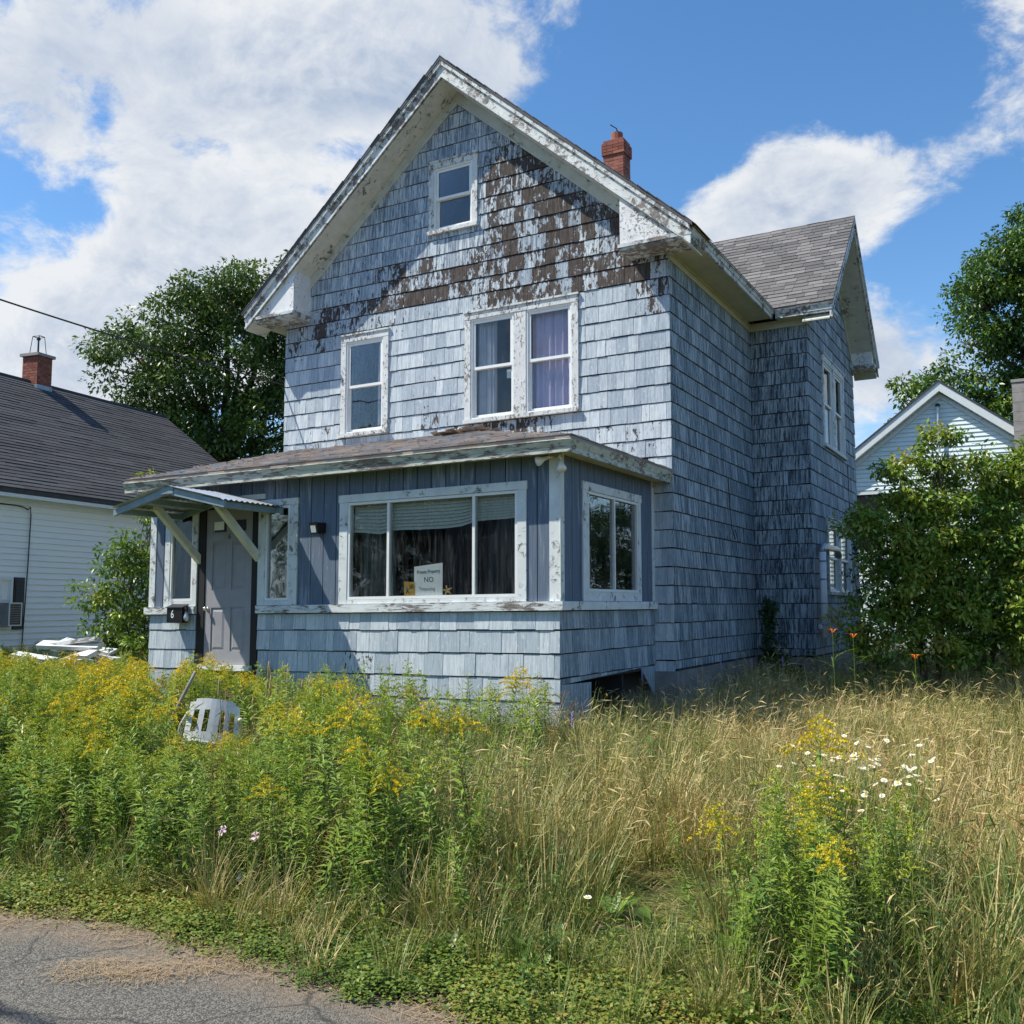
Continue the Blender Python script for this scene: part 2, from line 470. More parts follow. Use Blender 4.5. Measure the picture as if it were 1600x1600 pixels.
leaf_mat('grass', [(0.095, 0.170, 0.028), (0.190, 0.240, 0.050), (0.34, 0.32, 0.100), (0.50, 0.39, 0.155), (0.60, 0.46, 0.21)], 0.2, 0.5, True, 0.9)
leaf_mat('goldenrod_leaf', [(0.085, 0.165, 0.028), (0.165, 0.275, 0.042), (0.260, 0.365, 0.052), (0.370, 0.390, 0.058)], 0.24, 0.36, True, 0.7)
leaf_mat('goldenrod_leaf_single', [(0.085, 0.165, 0.028), (0.165, 0.275, 0.042), (0.260, 0.365, 0.052), (0.370, 0.390, 0.058)], 0.24, 0.36)
leaf_mat('plume', [(0.30, 0.40, 0.05), (0.58, 0.52, 0.03), (0.86, 0.62, 0.015)], 0.3, 0.6)
leaf_mat('cover_leaf', [(0.085, 0.165, 0.024), (0.19, 0.27, 0.040), (0.36, 0.36, 0.07), (0.33, 0.19, 0.07)], 0.35, 0.5, True, 0.7)
leaf_mat('tree_leaf', [(0.040, 0.085, 0.020), (0.090, 0.165, 0.034), (0.18, 0.26, 0.05)], 0.25, 0.38)
leaf_mat('tree_leaf_bright', [(0.045, 0.105, 0.022), (0.10, 0.195, 0.032), (0.20, 0.29, 0.05)], 0.27, 0.38)
leaf_mat('shrub_leaf', [(0.070, 0.150, 0.024), (0.155, 0.275, 0.038), (0.29, 0.38, 0.052), (0.38, 0.33, 0.07)], 0.3, 0.4)
leaf_mat('dark_leaf', [(0.030, 0.075, 0.022), (0.06, 0.12, 0.03), (0.09, 0.15, 0.04)], 0.3, 0.4)
plain('petal_white', (0.82, 0.82, 0.80), 0.7, 0.04)
plain('petal_yellow', (0.75, 0.55, 0.03), 0.7, 0.05)
plain('petal_orange', (0.80, 0.19, 0.015), 0.6, 0.1)
plain('petal_pink', (0.74, 0.50, 0.66), 0.7, 0.06)
plain('petal_purple', (0.34, 0.24, 0.60), 0.7, 0.1)
plain('dock_brown', (0.10, 0.055, 0.03), 0.9, 0.3, 20)
plain('stalk_tan', (0.40, 0.29, 0.15), 0.9, 0.2, 20)
plain('dry_leaf', (0.42, 0.28, 0.18), 0.9, 0.25, 20)
plain('straw', (0.34, 0.245, 0.14), 0.9, 0.3, 30)

# ------------------------------------------------------------------ mesh helpers
SHEAR = 0.012
def lean(v):                                # the old house has settled a little towards one corner
    return (v[0], v[1], v[2] + SHEAR * (v[0] - 6.763))

class MB:
    def __init__(self):
        self.v = []; self.f = []; self.c = []; self.mi = []
    def poly(self, pts, c=(0.5, 0.5, 0.5), mi=0):
        i = len(self.v)
        self.v += [tuple(q) for q in pts]
        self.c += [c] * len(pts)
        self.f.append(tuple(range(i, i + len(pts)))); self.mi.append(mi)
    def prism(self, a, b, c=(0.5, 0.5, 0.5), mi=0, cap_a=True, cap_b=True):
        """two matching outlines joined by side faces"""
        n = len(a); i = len(self.v)
        self.v += [tuple(q) for q in a] + [tuple(q) for q in b]
        self.c += [c] * (2 * n)
        fs = [(i + j, i + (j + 1) % n, i + n + (j + 1) % n, i + n + j) for j in range(n)]
        if cap_a: fs.append(tuple(i + j for j in reversed(range(n))))
        if cap_b: fs.append(tuple(i + n + j for j in range(n)))
        self.f += fs; self.mi += [mi] * len(fs)
    def box(self, x0, x1, y0, y1, z0, z1, c=(0.5, 0.5, 0.5), mi=0, mp=None):
        a = [(x0, y0, z0), (x1, y0, z0), (x1, y1, z0), (x0, y1, z0)]
        b = [(x0, y0, z1), (x1, y0, z1), (x1, y1, z1), (x0, y1, z1)]
        if mp: a = [mp(*q) for q in a]; b = [mp(*q) for q in b]
        self.prism(a, b, c, mi)
    def tube(self, pts, r, n=6, c=(0.5, 0.5, 0.5), mi=0, r1=None):
        pts = [Vector(q) for q in pts]
        rings = []
        for i, q in enumerate(pts):
            d = (pts[min(i + 1, len(pts) - 1)] - pts[max(i - 1, 0)]).normalized()
            ref = Vector((0, 0, 1)) if abs(d.z) < 0.9 else Vector((1, 0, 0))
            s = d.cross(ref).normalized(); t = s.cross(d)
            rr = r if r1 is None else r + (r1 - r) * i / max(1, len(pts) - 1)
            rings.append([q + (s * math.cos(2 * math.pi * j / n) + t * math.sin(2 * math.pi * j / n)) * rr for j in range(n)])
        i0 = len(self.v)
        for rg in rings:
            self.v += [tuple(q) for q in rg]; self.c += [c] * n
        for a in range(len(rings) - 1):
            for j in range(n):
                self.f.append((i0 + a * n + j, i0 + a * n + (j + 1) % n, i0 + (a + 1) * n + (j + 1) % n, i0 + (a + 1) * n + j)); self.mi.append(mi)
        self.f.append(tuple(i0 + j for j in reversed(range(n)))); self.mi.append(mi)
        self.f.append(tuple(i0 + (len(rings) - 1) * n + j for j in range(n))); self.mi.append(mi)
    def lathe(self, centre, axis, prof, n=12, c=(0.5, 0.5, 0.5), mi=0):
        """prof: list of (distance along axis, radius)"""
        ax = Vector(axis).normalized()
        ref = Vector((0, 0, 1)) if abs(ax.z) < 0.9 else Vector((1, 0, 0))
        s = ax.cross(ref).normalized(); t = s.cross(ax)
        i0 = len(self.v); ce = Vector(centre)
        for d, r in prof:
            for j in range(n):
                a = 2 * math.pi * j / n
                self.v.append(tuple(ce + ax * d + (s * math.cos(a) + t * math.sin(a)) * r)); self.c.append(c)
        for a in range(len(prof) - 1):
            for j in range(n):
                self.f.append((i0 + a * n + j, i0 + a * n + (j + 1) % n, i0 + (a + 1) * n + (j + 1) % n, i0 + (a + 1) * n + j)); self.mi.append(mi)
        self.f.append(tuple(i0 + j for j in reversed(range(n)))); self.mi.append(mi)
        self.f.append(tuple(i0 + (len(prof) - 1) * n + j for j in range(n))); self.mi.append(mi)
    def mesh(self, name, mats, tilt=False, smooth=False, recalc=True, move=None):
        v = self.v
        if tilt: v = [lean(q) for q in v]
        if move: v = [(q[0] - move[0], q[1] - move[1], q[2] - move[2]) for q in v]
        me = bpy.data.meshes.new(name)
        me.from_pydata(v, [], self.f)
        if recalc and len(self.f) < 20000:
            bm = bmesh.new(); bm.from_mesh(me)
            bmesh.ops.recalc_face_normals(bm, faces=bm.faces)
            bm.to_mesh(me); bm.free()
        at = me.color_attributes.new('Col', 'FLOAT_COLOR', 'POINT')
        at.data.foreach_set('color', np.array([(*q, 1.0) for q in self.c], dtype=np.float32).ravel())
        for mname in (mats if isinstance(mats, (list, tuple)) else [mats]):
            me.materials.append(MATS[mname])
        if any(self.mi):
            me.polygons.foreach_set('material_index', self.mi)
        if smooth:
            me.polygons.foreach_set('use_smooth', [True] * len(me.polygons))
        return me

def put(name, me, parent=None, loc=None):
    o = bpy.data.objects.new(name, me)
    col.objects.link(o)
    if loc is not None: o.location = loc
    if parent is not None:
        o.parent = parent
        if loc is None:
            o.matrix_parent_inverse = WORLD_OF[parent.name].inverted()
    WORLD_OF[o.name] = Matrix.Translation(Vector(loc)) if loc is not None else Matrix.Identity(4)
    return o
WORLD_OF = {}

def empty(name, loc, label=None, cat=None, group=None, rz=0.0):
    o = bpy.data.objects.new(name, None)
    o.empty_display_size = 0.3
    o.location = loc
    o.rotation_euler = (0, 0, rz)
    col.objects.link(o)
    WORLD_OF[o.name] = Matrix.Translation(Vector(loc)) @ Matrix.Rotation(rz, 4, 'Z')
    tag(o, label, cat, group)
    return o

def tag(o, label=None, cat=None, group=None, kind=None):
    if label: o['label'] = label
    if cat: o['category'] = cat
    if group: o['group'] = group
    if kind: o['kind'] = kind
    return o

def np_mesh(name, V, F, C, mat, smooth=False):
    """V (n,3), F (m,k) equal sized faces, C (n,) value for Col"""
    me = bpy.data.meshes.new(name)
    V = np.asarray(V, np.float32); F = np.asarray(F, np.int32)
    me.vertices.add(len(V)); me.vertices.foreach_set('co', V.ravel())
    kk = F.shape[1]
    me.loops.add(F.size); me.loops.foreach_set('vertex_index', F.ravel())
    me.polygons.add(len(F))
    me.polygons.foreach_set('loop_start', np.arange(0, F.size, kk, dtype=np.int32))
    me.polygons.foreach_set('loop_total', np.full(len(F), kk, np.int32))
    if smooth: me.polygons.foreach_set('use_smooth', np.ones(len(F), bool))
    me.update(calc_edges=True)
    at = me.color_attributes.new('Col', 'FLOAT_COLOR', 'POINT')
    cc = np.ones((len(V), 4), np.float32); cc[:, :3] = np.asarray(C, np.float32)[:, None]
    at.data.foreach_set('color', cc.ravel())
    me.materials.append(MATS[mat])
    return me

def clip(poly, a, b, c):
    """keep the part of a 2D polygon where a*u + b*v <= c"""
    out = []
    for i in range(len(poly)):
        p, q = poly[i], poly[(i + 1) % len(poly)]
        dp, dq = a * p[0] + b * p[1] - c, a * q[0] + b * q[1] - c
        if dp <= 0: out.append(p)
        if (dp < 0 < dq) or (dq < 0 < dp):
            t = dp / (dp - dq)
            out.append((p[0] + (q[0] - p[0]) * t, p[1] + (q[1] - p[1]) * t))
    return out

def clip_convex(poly, outline):
    """outline counter-clockwise"""
    for i in range(len(outline)):
        p, q = outline[i], outline[(i + 1) % len(outline)]
        ex, ey = q[0] - p[0], q[1] - p[1]
        poly = clip(poly, ey, -ex, ey * p[0] - ex * p[1])
        if len(poly) < 3: return []
    return poly

def minus(rects, h):
    out = []
    for (u0, u1, v0, v1) in rects:
        if h[0] >= u1 or h[1] <= u0 or h[2] >= v1 or h[3] <= v0:
            out.append((u0, u1, v0, v1)); continue
        if u0 < h[0]: out.append((u0, h[0], v0, v1))
        if h[1] < u1: out.append((h[1], u1, v0, v1))
        a, b = max(u0, h[0]), min(u1, h[1])
        if v0 < h[2]: out.append((a, b, v0, h[2]))
        if h[3] < v1: out.append((a, b, h[3], v1))
    return out

CF = Vector((-math.sin(YAW) * math.cos(PITCH), math.cos(YAW) * math.cos(PITCH), math.sin(PITCH)))
CR = Vector((math.cos(YAW), math.sin(YAW), 0)); CU = CR.cross(CF)
def depth(p):
    return (Vector(p) - CAM).dot(CF)

# ------------------------------------------------------------------ the setting: ground, road
rng = random.Random(7)
gm = MB()
gm.poly([(-1500, -1500, -0.02), (1500, -1500, -0.02), (1500, 1500, -0.02), (-1500, 1500, -0.02)])
tag(put('ground', gm.mesh('ground', 'soil')), kind='structure')
edge = []
x = -60.0
while x < 40:
    edge.append((x, -9.02 + 0.10 * math.sin(x * 0.9 + 1) + 0.06 * math.sin(x * 2.7) + rng.uniform(-0.03, 0.03), 0.004))
    x += 0.22
rm = MB()
for a, b in zip(edge[:-1], edge[1:]):
    rm.poly([(a[0], -15.6, 0.004), (b[0], -15.6, 0.004), b, a])
tag(put('road', rm.mesh('road', 'asphalt')), kind='structure')

# ------------------------------------------------------------------ the weathered house
W, D1, WB, D2B, DEPTH = 6.763, 4.105, 7.724, 8.513, 10.2
YP, PX0, PX1 = -2.876, 0.235, 6.49
APEX, RIDGE, SLOPE = W / 2, 9.87, 0.866
house = empty('weathered_house', (3.4, 2.0, 0.0),
              'two storey house with peeling blue shingles, steep gable and enclosed porch', 'house')
mapF = lambda u, o, z: (u, -o, z)                 # gable wall: u = x, o = outwards
mapR = lambda u, o, z: (W + o, u, z)              # long side wall: u = y
mapBF = lambda u, o, z: (u, D1 - o, z)            # wing, narrow face
mapBS = lambda u, o, z: (WB + o, u, z)            # wing, gable face
mapPF = lambda u, o, z: (u, YP - o, z)            # porch face
mapPS = lambda u, o, z: (PX1 + o, u, z)           # porch end
mapL = lambda u, o, z: (-o, u, z)
mapPL = lambda u, o, z: (PX0 - o, u, z)
mapB = lambda u, o, z: (u, DEPTH + o, z)

def hpart(name, mb, mats, parent=None, label=None, kind=None, smooth=False, tilt=True):
    o = put(name, mb.mesh(name, mats, tilt=tilt, smooth=smooth), parent or house)
    return tag(o, label, kind=kind)

def backing(mp, outline, holes, thick=0.10, off=0.0):
    """wall sheathing with real openings"""
    us = [q[0] for q in outline]; vs_ = [q[1] for q in outline]
    rects = [(min(us), max(us), min(vs_), max(vs_))]
    for h in holes: rects = minus(rects, h)
    mb = MB()
    for (a, b, c, d) in rects:
        pl = clip_convex([(a, c), (b, c), (b, d), (a, d)], outline)
        if len(pl) >= 3:
            mb.prism([mp(u, off, v) for u, v in pl], [mp(u, off - thick, v) for u, v in pl])
    return mb

SHINGLES = []                    # (size on the picture, wall object, polygon, top and bottom of the course, map, colour, material)
def shingle_wall(wall, mp, outline, holes, lines, wear_fn, streak, seed, skip=None, width=(0.11, 0.27), mat='shingle_front'):
    rg = random.Random(seed)
    us = [q[0] for q in outline]
    for z0, z1 in zip(lines[:-1], lines[1:]):
        u = min(us) - rg.uniform(0, 0.15)
        while u < max(us):
            wd = rg.uniform(*width)
            if skip and skip(u + wd / 2, (z0 + z1) / 2):
                u += wd; continue
            rects = [(u + 0.0024, u + wd - 0.0024, z0 + rg.uniform(-0.006, 0.004), z1 - 0.015)]
            for h in holes: rects = minus(rects, h)
            rnd = rg.random()
            for (a, b, c, d) in rects:
                if b - a < 0.012 or d - c < 0.012: continue
                pl = clip_convex([(a, c), (b, c), (b, d), (a, d)], outline)
                if len(pl) < 3: continue
                cu = sum(q[0] for q in pl) / len(pl); cv = sum(q[1] for q in pl) / len(pl)
                area = abs(sum(pl[i][0] * pl[i - 1][1] - pl[i - 1][0] * pl[i][1] for i in range(len(pl)))) / 2
                ce = Vector(mp(cu, 0, cv)); nn = (Vector(mp(cu, 1, cv)) - ce)
                vw = (CAM - ce); dd = vw.length
                seen = area * max(0.0, nn.dot(vw) / dd) / dd ** 2
                wr = wear_fn(cu, cv); wr += (rg.random() - 0.5) * (0.12 + 0.5 * max(0.0, wr - 0.35))
                SHINGLES.append((seen, wall, pl, z0, z1, mp, (min(1, max(0, wr)), rnd, streak(cu, cv) if callable(streak) else streak), rg.uniform(-0.003, 0.003), mat))
            u += wd

def add_shingle(mb, rec):
    _, wall, pl, z0, z1, mp, c, jit, mat = rec
    def out(v): return 0.009 + 0.012 * min(1.0, max(0.0, (z1 - v) / (z1 - z0))) + jit
    mb.prism([mp(u, 0.001, v) for u, v in pl], [mp(u, out(v), v) for u, v in pl], c, cap_a=False)

def ell(u, v, cu, cv, ru, rv):
    return math.exp(-(((u - cu) / ru) ** 2 + ((v - cv) / rv) ** 2))

def wear_front(u, v):
    wv = 0.29
    wv += 0.62 * ell(u, v, 4.75, 7.35, 0.85, 0.85) + 0.35 * ell(u, v, 4.3, 8.3, 0.45, 0.5)
    wv += 0.50 * ell(u, v, 5.6, 6.75, 0.9, 0.45) + 0.52 * ell(u, v, 3.6, 6.55, 1.1, 0.26) + 0.45 * ell(u, v, 5.2, 6.30, 1.6, 0.22)
    wv += 0.30 * ell(u, v, 2.3, 6.75, 0.75, 0.45) + 0.26 * ell(u, v, 1.0, 6.35, 0.8, 0.25) + 0.30 * ell(u, v, 0.45, 6.0, 0.5, 0.25)
    wv += 0.40 * ell(u, v, 6.55, 5.95, 0.3, 0.3) + 0.32 * ell(u, v, 4.2, 4.2, 0.9, 0.14) + 0.25 * ell(u, v, 6.2, 3.8, 0.6, 0.3)
    wv += 0.22 * ell(u, v, 1.9, 6.0, 0.5, 0.2) + 0.28 * ell(u, v, 2.9, 4.35, 0.3, 0.2) + 0.15 * ell(u, v, 1.2, 4.3, 1.2, 0.3)
    if u < 3.86 and v > 6.95: wv = min(wv, 0.40)
    if u < 3.80 and v > 7.4: wv = min(wv, 0.34)
    return min(wv, 0.62)

CL = [1.607 + 0.2465 * i for i in range(-4, 33)]
WIN_D = (3.545, 5.425, 4.32, 6.00)
WIN_L = (1.199, 2.135, 4.33, 5.98)
WIN_A = (2.879, 3.756, 7.355, 8.50)
soff = 0.30                                       # vertical distance roof top to rake soffit
wall_top = RIDGE - soff
outF = [(0, 0.3), (W, 0.3), (W, wall_top - SLOPE * W / 2), (APEX, wall_top), (0, wall_top - SLOPE * W / 2)]
fr_top = RIDGE - soff - 0.20
outFs = [(0, 0.4), (W + 0.012, 0.4), (W + 0.012, fr_top - SLOPE * W / 2), (APEX, fr_top), (0, fr_top - SLOPE * W / 2)]
def inner(wn, m=0.07): return (wn[0] + m, wn[1] - m, wn[2] + m, wn[3] - m)
front = hpart('wall', backing(mapF, outF, [inner(WIN_D), inner(WIN_L), inner(WIN_A), (1.2, 2.1, 0.85, 2.9)]), 'sheathing', label='gable wall of flaking pale blue shingles')
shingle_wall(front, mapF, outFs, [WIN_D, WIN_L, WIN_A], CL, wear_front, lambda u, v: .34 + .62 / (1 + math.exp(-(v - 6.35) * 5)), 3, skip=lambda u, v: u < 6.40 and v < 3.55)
outR = [(0, 0.3), (D1, 0.3), (D1, 6.40), (0, 6.40)]
side = hpart('wall', backing(mapR, outR, []), 'sheathing', label='shaded side wall of streaked grey blue shingles')
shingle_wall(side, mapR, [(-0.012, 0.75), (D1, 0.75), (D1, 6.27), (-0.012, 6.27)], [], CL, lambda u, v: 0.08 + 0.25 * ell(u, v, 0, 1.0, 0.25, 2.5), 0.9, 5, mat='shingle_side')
wf = hpart('wall', backing(mapBF, [(W, 0.3), (WB, 0.3), (WB, 6.40), (W, 6.40)], []), 'sheathing', label='narrow dark wall of the side wing')
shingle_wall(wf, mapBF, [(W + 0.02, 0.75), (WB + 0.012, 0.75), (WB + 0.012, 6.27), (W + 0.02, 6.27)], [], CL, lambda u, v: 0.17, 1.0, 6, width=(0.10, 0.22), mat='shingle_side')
B_AP = (D1 + D2B) / 2; B_RIDGE = 8.82; B_SL = 0.92
WIN_B = (5.20, 7.25, 4.36, 6.02); WIN_BL = (5.23, 7.50, 1.75, 3.09)
bt = B_RIDGE - soff
outB = [(D1, 0.3), (D2B, 0.3), (D2B, bt - B_SL * (D2B - D1) / 2), (B_AP, bt), (D1, bt - B_SL * (D2B - D1) / 2)]
wing = hpart('wall', backing(mapBS, outB, [inner(WIN_B), inner(WIN_BL)]), 'sheathing', label='shaded gable wall of the side wing')
outBs = [(D1, 0.75), (D2B, 0.75), (D2B, bt - 0.18 - B_SL * (D2B - D1) / 2), (B_AP, bt - 0.18), (D1, bt - 0.18 - B_SL * (D2B - D1) / 2)]
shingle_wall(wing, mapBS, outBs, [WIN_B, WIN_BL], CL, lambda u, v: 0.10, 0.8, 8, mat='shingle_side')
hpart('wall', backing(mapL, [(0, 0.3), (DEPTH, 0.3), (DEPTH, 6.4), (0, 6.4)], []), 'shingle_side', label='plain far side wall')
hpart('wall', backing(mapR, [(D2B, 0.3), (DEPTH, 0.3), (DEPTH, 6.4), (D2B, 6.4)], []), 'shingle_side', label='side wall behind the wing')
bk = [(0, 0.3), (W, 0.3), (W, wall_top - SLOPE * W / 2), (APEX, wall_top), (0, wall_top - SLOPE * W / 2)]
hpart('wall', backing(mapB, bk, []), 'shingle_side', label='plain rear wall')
mb = MB()
mb.box(-0.06, W + 0.06, -0.06, DEPTH + 0.06, -0.1, 0.72); mb.box(W, WB + 0.06, D1 - 0.06, D2B + 0.06, -0.1, 0.72)
hpart('foundation', mb, 'stone', label='low rubble stone foundation')
mb = MB()
mb.box(0.11, W - 0.11, 0.12, DEPTH - 0.12, 3.55, 3.65); mb.box(0.11, W - 0.11, 0.12, DEPTH - 0.12, 6.55, 6.65)
mb.box(0.11, W - 0.11, 2.6, 2.7, 0.75, 3.5); mb.box(0.11, W - 0.11, 2.6, 2.7, 3.66, 6.5); mb.box(1.2, 5.5, 3.4, 3.5, 6.66, 8.4)
mb.box(2.75, 2.85, 0.12, 2.6, 3.66, 6.5)
hpart('interior', mb, 'interior_pale', label='bare rooms seen through the upper windows')

# ---- roof and gable trim
def gable_trim(mp, u0, u1, apex, ridge, slope, over, eave, ret, box_z, rake='rake_paint'):
    top = lambda u: ridge - slope * abs(u - apex)
    e0, e1 = u0 - eave, u1 + eave
    for s, e in ((-1, e0), (1, e1)):
        sl = lambda z_off0, z_off1: [(e, top(e) - z_off0), (apex, top(apex) - z_off0), (apex, top(apex) - z_off1), (e, top(e) - z_off1)]
        mb = MB(); pl = sl(0.055, 0.27)
        wr = (0.80, 0, 0) if s < 0 else (0.45, 0, 0)
        mb.prism([mp(u, over - 0.028, z) for u, z in pl], [mp(u, over, z) for u, z in pl], wr)
        hpart('rake_board', mb, rake if s < 0 else 'rake_paint_fair')
        mb = MB(); pl = sl(0.018, 0.095)
        mb.prism([mp(u, over + 0.001, z) for u, z in pl], [mp(u, over + 0.034, z) for u, z in pl])
        pl = sl(0.245, 0.285)
        mb.prism([mp(u, over + 0.001, z) for u, z in pl], [mp(u, over + 0.014, z) for u, z in pl])
        hpart('crown_moulding', mb, 'rake_paint_fair')
        mb = MB(); pl = sl(soff - 0.022, soff)
        mb.prism([mp(u, 0.0, z) for u, z in pl], [mp(u, over - 0.03, z) for u, z in pl])
        hpart('soffit', mb, 'soffit_paint')
        mb = MB(); pl = [(q[0], q[1]) for q in sl(soff + 0.002, soff + 0.195)]
        ue = max(u0, min(u1, e))
        pl = [(ue, top(ue) - soff - 0.002), (apex, top(apex) - soff - 0.002), (apex, top(apex) - soff - 0.195), (ue, top(ue) - soff - 0.195)]
        mb.prism([mp(u, 0.002, z) for u, z in pl], [mp(u, 0.032, z) for u, z in pl])
        mb.prism([mp(u, 0.033, z - 0.002) for u, z in [pl[3], pl[2], (pl[2][0], pl[2][1] + 0.03), (pl[3][0], pl[3][1] + 0.03)]],
                 [mp(u, 0.046, z - 0.002) for u, z in [pl[3], pl[2], (pl[2][0], pl[2][1] + 0.03), (pl[3][0], pl[3][1] + 0.03)]])
        hpart('frieze', mb, 'soffit_paint')
        # boxed cornice return
        i = e - s * ret
        mb = MB()
        pl = [(i, box_z), (e - s * 0.02, box_z), (e - s * 0.02, max(box_z + 0.03, top(e) - 0.25)), (i, top(i) - 0.25)]
        mb.prism([mp(u, 0.003, z) for u, z in pl], [mp(u, over - 0.04, z) for u, z in pl])
        hpart('cornice_return', mb, 'return_paint', label='boxed end of the gable cornice, white paint flaking')
        mb = MB()
        a, b = sorted((i - s * 0.02, e + s * 0.012))
        mb.box(a, b, 0.004, over + 0.005, box_z - 0.052, box_z - 0.003, mp=mp)
        a, b = sorted((i - s * 0.005, e - s * 0.01))
        mb.box(a, b, 0.004, over - 0.02, box_z - 0.085, box_z - 0.054, mp=mp)
        hpart('return_moulding', mb, rake)

gable_trim(mapF, 0, W, APEX, RIDGE, SLOPE, 0.482, 0.475, 1.0, 6.43)
gable_trim(mapBS, D1, D2B, B_AP, B_RIDGE, B_SL, 0.47, 0.275, 0.50, 6.45, 'rake_paint_fair')

def slab(mp, apex, ridge, slope, e0, e1, o0, o1, t=0.05):
    mb = MB(); top = lambda u: ridge - slope * abs(u - apex)
    for e in (e0, e1):
        pl = [(e, top(e)), (apex, ridge), (apex, ridge - t), (e, top(e) - t)]
        mb.prism([mp(u, o0, z) for u, z in pl], [mp(u, o1, z) for u, z in pl], (0.15, 0, 0))
    return mb
roof = hpart('roof', slab(mapF, APEX, RIDGE + 0.025, SLOPE, -0.515, W + 0.515, -(DEPTH + 0.5), 0.53), 'asphalt_roof', label='steep main roof seen edge on')
rg = random.Random(4)
mb = MB()                                            # ragged shingle ends along the rake
for s in (-1, 1):
    u = 0.0
    while u < W / 2 + 0.5:
        l = rg.uniform(0.12, 0.2)
        ua, ub = APEX + s * u, APEX + s * (u + l)
        za, zb = RIDGE + 0.028 - SLOPE * u, RIDGE + 0.022 - SLOPE * (u + l)
        ex = 0.53 + rg.uniform(0.002, 0.022)
        mb.prism([mapF(ua, -0.2, za), mapF(ub, -0.2, zb), mapF(ub, -0.2, zb + 0.006), mapF(ua, -0.2, za + 0.014)],
                 [mapF(ua, ex, za), mapF(ub, ex, zb), mapF(ub, ex, zb + 0.006), mapF(ua, ex, za + 0.014)], (rg.random() * 0.5, 0, 0))
        u += l
tag(hpart('shingle_ends', mb, 'asphalt_roof', roof), kind='stuff')
wroof = hpart('roof', slab(mapBS, B_AP, B_RIDGE + 0.01, B_SL, D1 - 0.30, D2B + 0.30, -(WB - 4.4), 0.50), 'asphalt_roof', label='grey asphalt shingle roof of the side wing')

def roof_tabs(origin, e1, e2, nrm, outline, expo, wd, seed, thick=0.011, curl=0.0, tone=(0, 1)):
    """overlapping shingle tabs laid on a plane: outline in (along, up) coordinates"""
    rg = random.Random(seed); mb = MB()
    O, A, B, N = Vector(origin), Vector(e1).normalized(), Vector(e2).normalized(), Vector(nrm).normalized()
    us = [q[0] for q in outline]; vs_ = [q[1] for q in outline]
    v = min(vs_); row = 0
    while v < max(vs_):
        u = min(us) - rg.uniform(0, wd); 
        rowt = rg.uniform(-0.12, 0.12)
        while u < max(us):
            ww = wd * rg.uniform(0.55, 1.25)
            jit = rg.uniform(-0.012, 0.008)
            pl = clip_convex([(u + .003, v + jit), (u + ww - .003, v + jit), (u + ww - .003, v + expo + 0.02), (u + .003, v + expo + 0.02)], outline)
            if len(pl) >= 3:
                cc = (tone[0] + (tone[1] - tone[0]) * min(1, max(0, rg.random() + rowt)), 0, 0)
                lift = thick * rg.uniform(0.7, 1.4) + curl * rg.random() ** 4
                topp = [O + A * a + B * b + N * (0.004 + lift * max(0, 1 - (b - v) / (expo + 0.02))) for a, b in pl]
                bot = [O + A * a + B * b + N * 0.001 for a, b in pl]
                mb.prism(bot, topp, cc, cap_a=False)
            u += ww
        v += expo; row += 1
    return mb
# wing roof, slope towards the street, trimmed at the valley
ez = B_RIDGE + 0.012 - B_SL * (B_AP - D1 + 0.30)
sl_len = math.hypot(B_AP - D1 + 0.30, B_SL * (B_AP - D1 + 0.30))
xr = APEX + (RIDGE - B_RIDGE) / SLOPE
tb = roof_tabs((0, D1 - 0.30, ez), (1, 0, 0), (0, 1, B_SL), (0, -B_SL, 1),
               [(W + 0.45, 0.0), (WB + 0.505, 0.0), (WB + 0.505, sl_len), (xr, sl_len)], 0.135, 0.30, 11)
tag(hpart('shingle_courses', tb, 'asphalt_roof', wroof), kind='stuff')

# eaves of the main body and the wing
def eave(mp, u0, u1, over, z, name_mat='rake_paint_fair', soffit='eave_soffit'):
    mb = MB(); mb.box(u0, u1, 0.032, over - 0.03, z - 0.02, z, mp=mp)
    hpart('soffit', mb, soffit)
    mb = MB(); mb.box(u0, u1, over - 0.029, over, z - 0.035, z + 0.085, mp=mp)
    hpart('fascia', mb, name_mat)
    mb = MB()
    mb.prism([mp(u0, over + .001, z + .03), mp(u0, over + .012, z + .03), mp(u0, over + .045, z + .10), mp(u0, over + .001, z + .115)],
             [mp(u1, over + .001, z + .03), mp(u1, over + .012, z + .03), mp(u1, over + .045, z + .10), mp(u1, over + .001, z + .115)])
    hpart('crown_moulding', mb, name_mat)
eave(mapR, -0.44, D1 - 0.275, 0.475, 6.395)
mb = MB(); mb.box(0.0, D1 - 0.002, 0.002, 0.031, 6.262, 6.396, mp=mapR); mb.box(0.0, D1 - 0.034, 0.032, 0.055, 6.345, 6.374, mp=mapR)
hpart('frieze', mb, 'eave_soffit')
eave(mapBF, W + 0.475 + 0.046, WB + 0.44, 0.275, 6.395)
mb = MB(); mb.box(W + 0.034, WB + 0.03, 0.002, 0.031, 6.262, 6.396, mp=mapBF)
hpart('frieze', mb, 'eave_soffit')
mb = MB(); mb.box(-0.44, DEPTH, 0.0, 0.45, 6.37, 6.40, mp=mapL)
hpart('soffit', mb, 'eave_soffit')

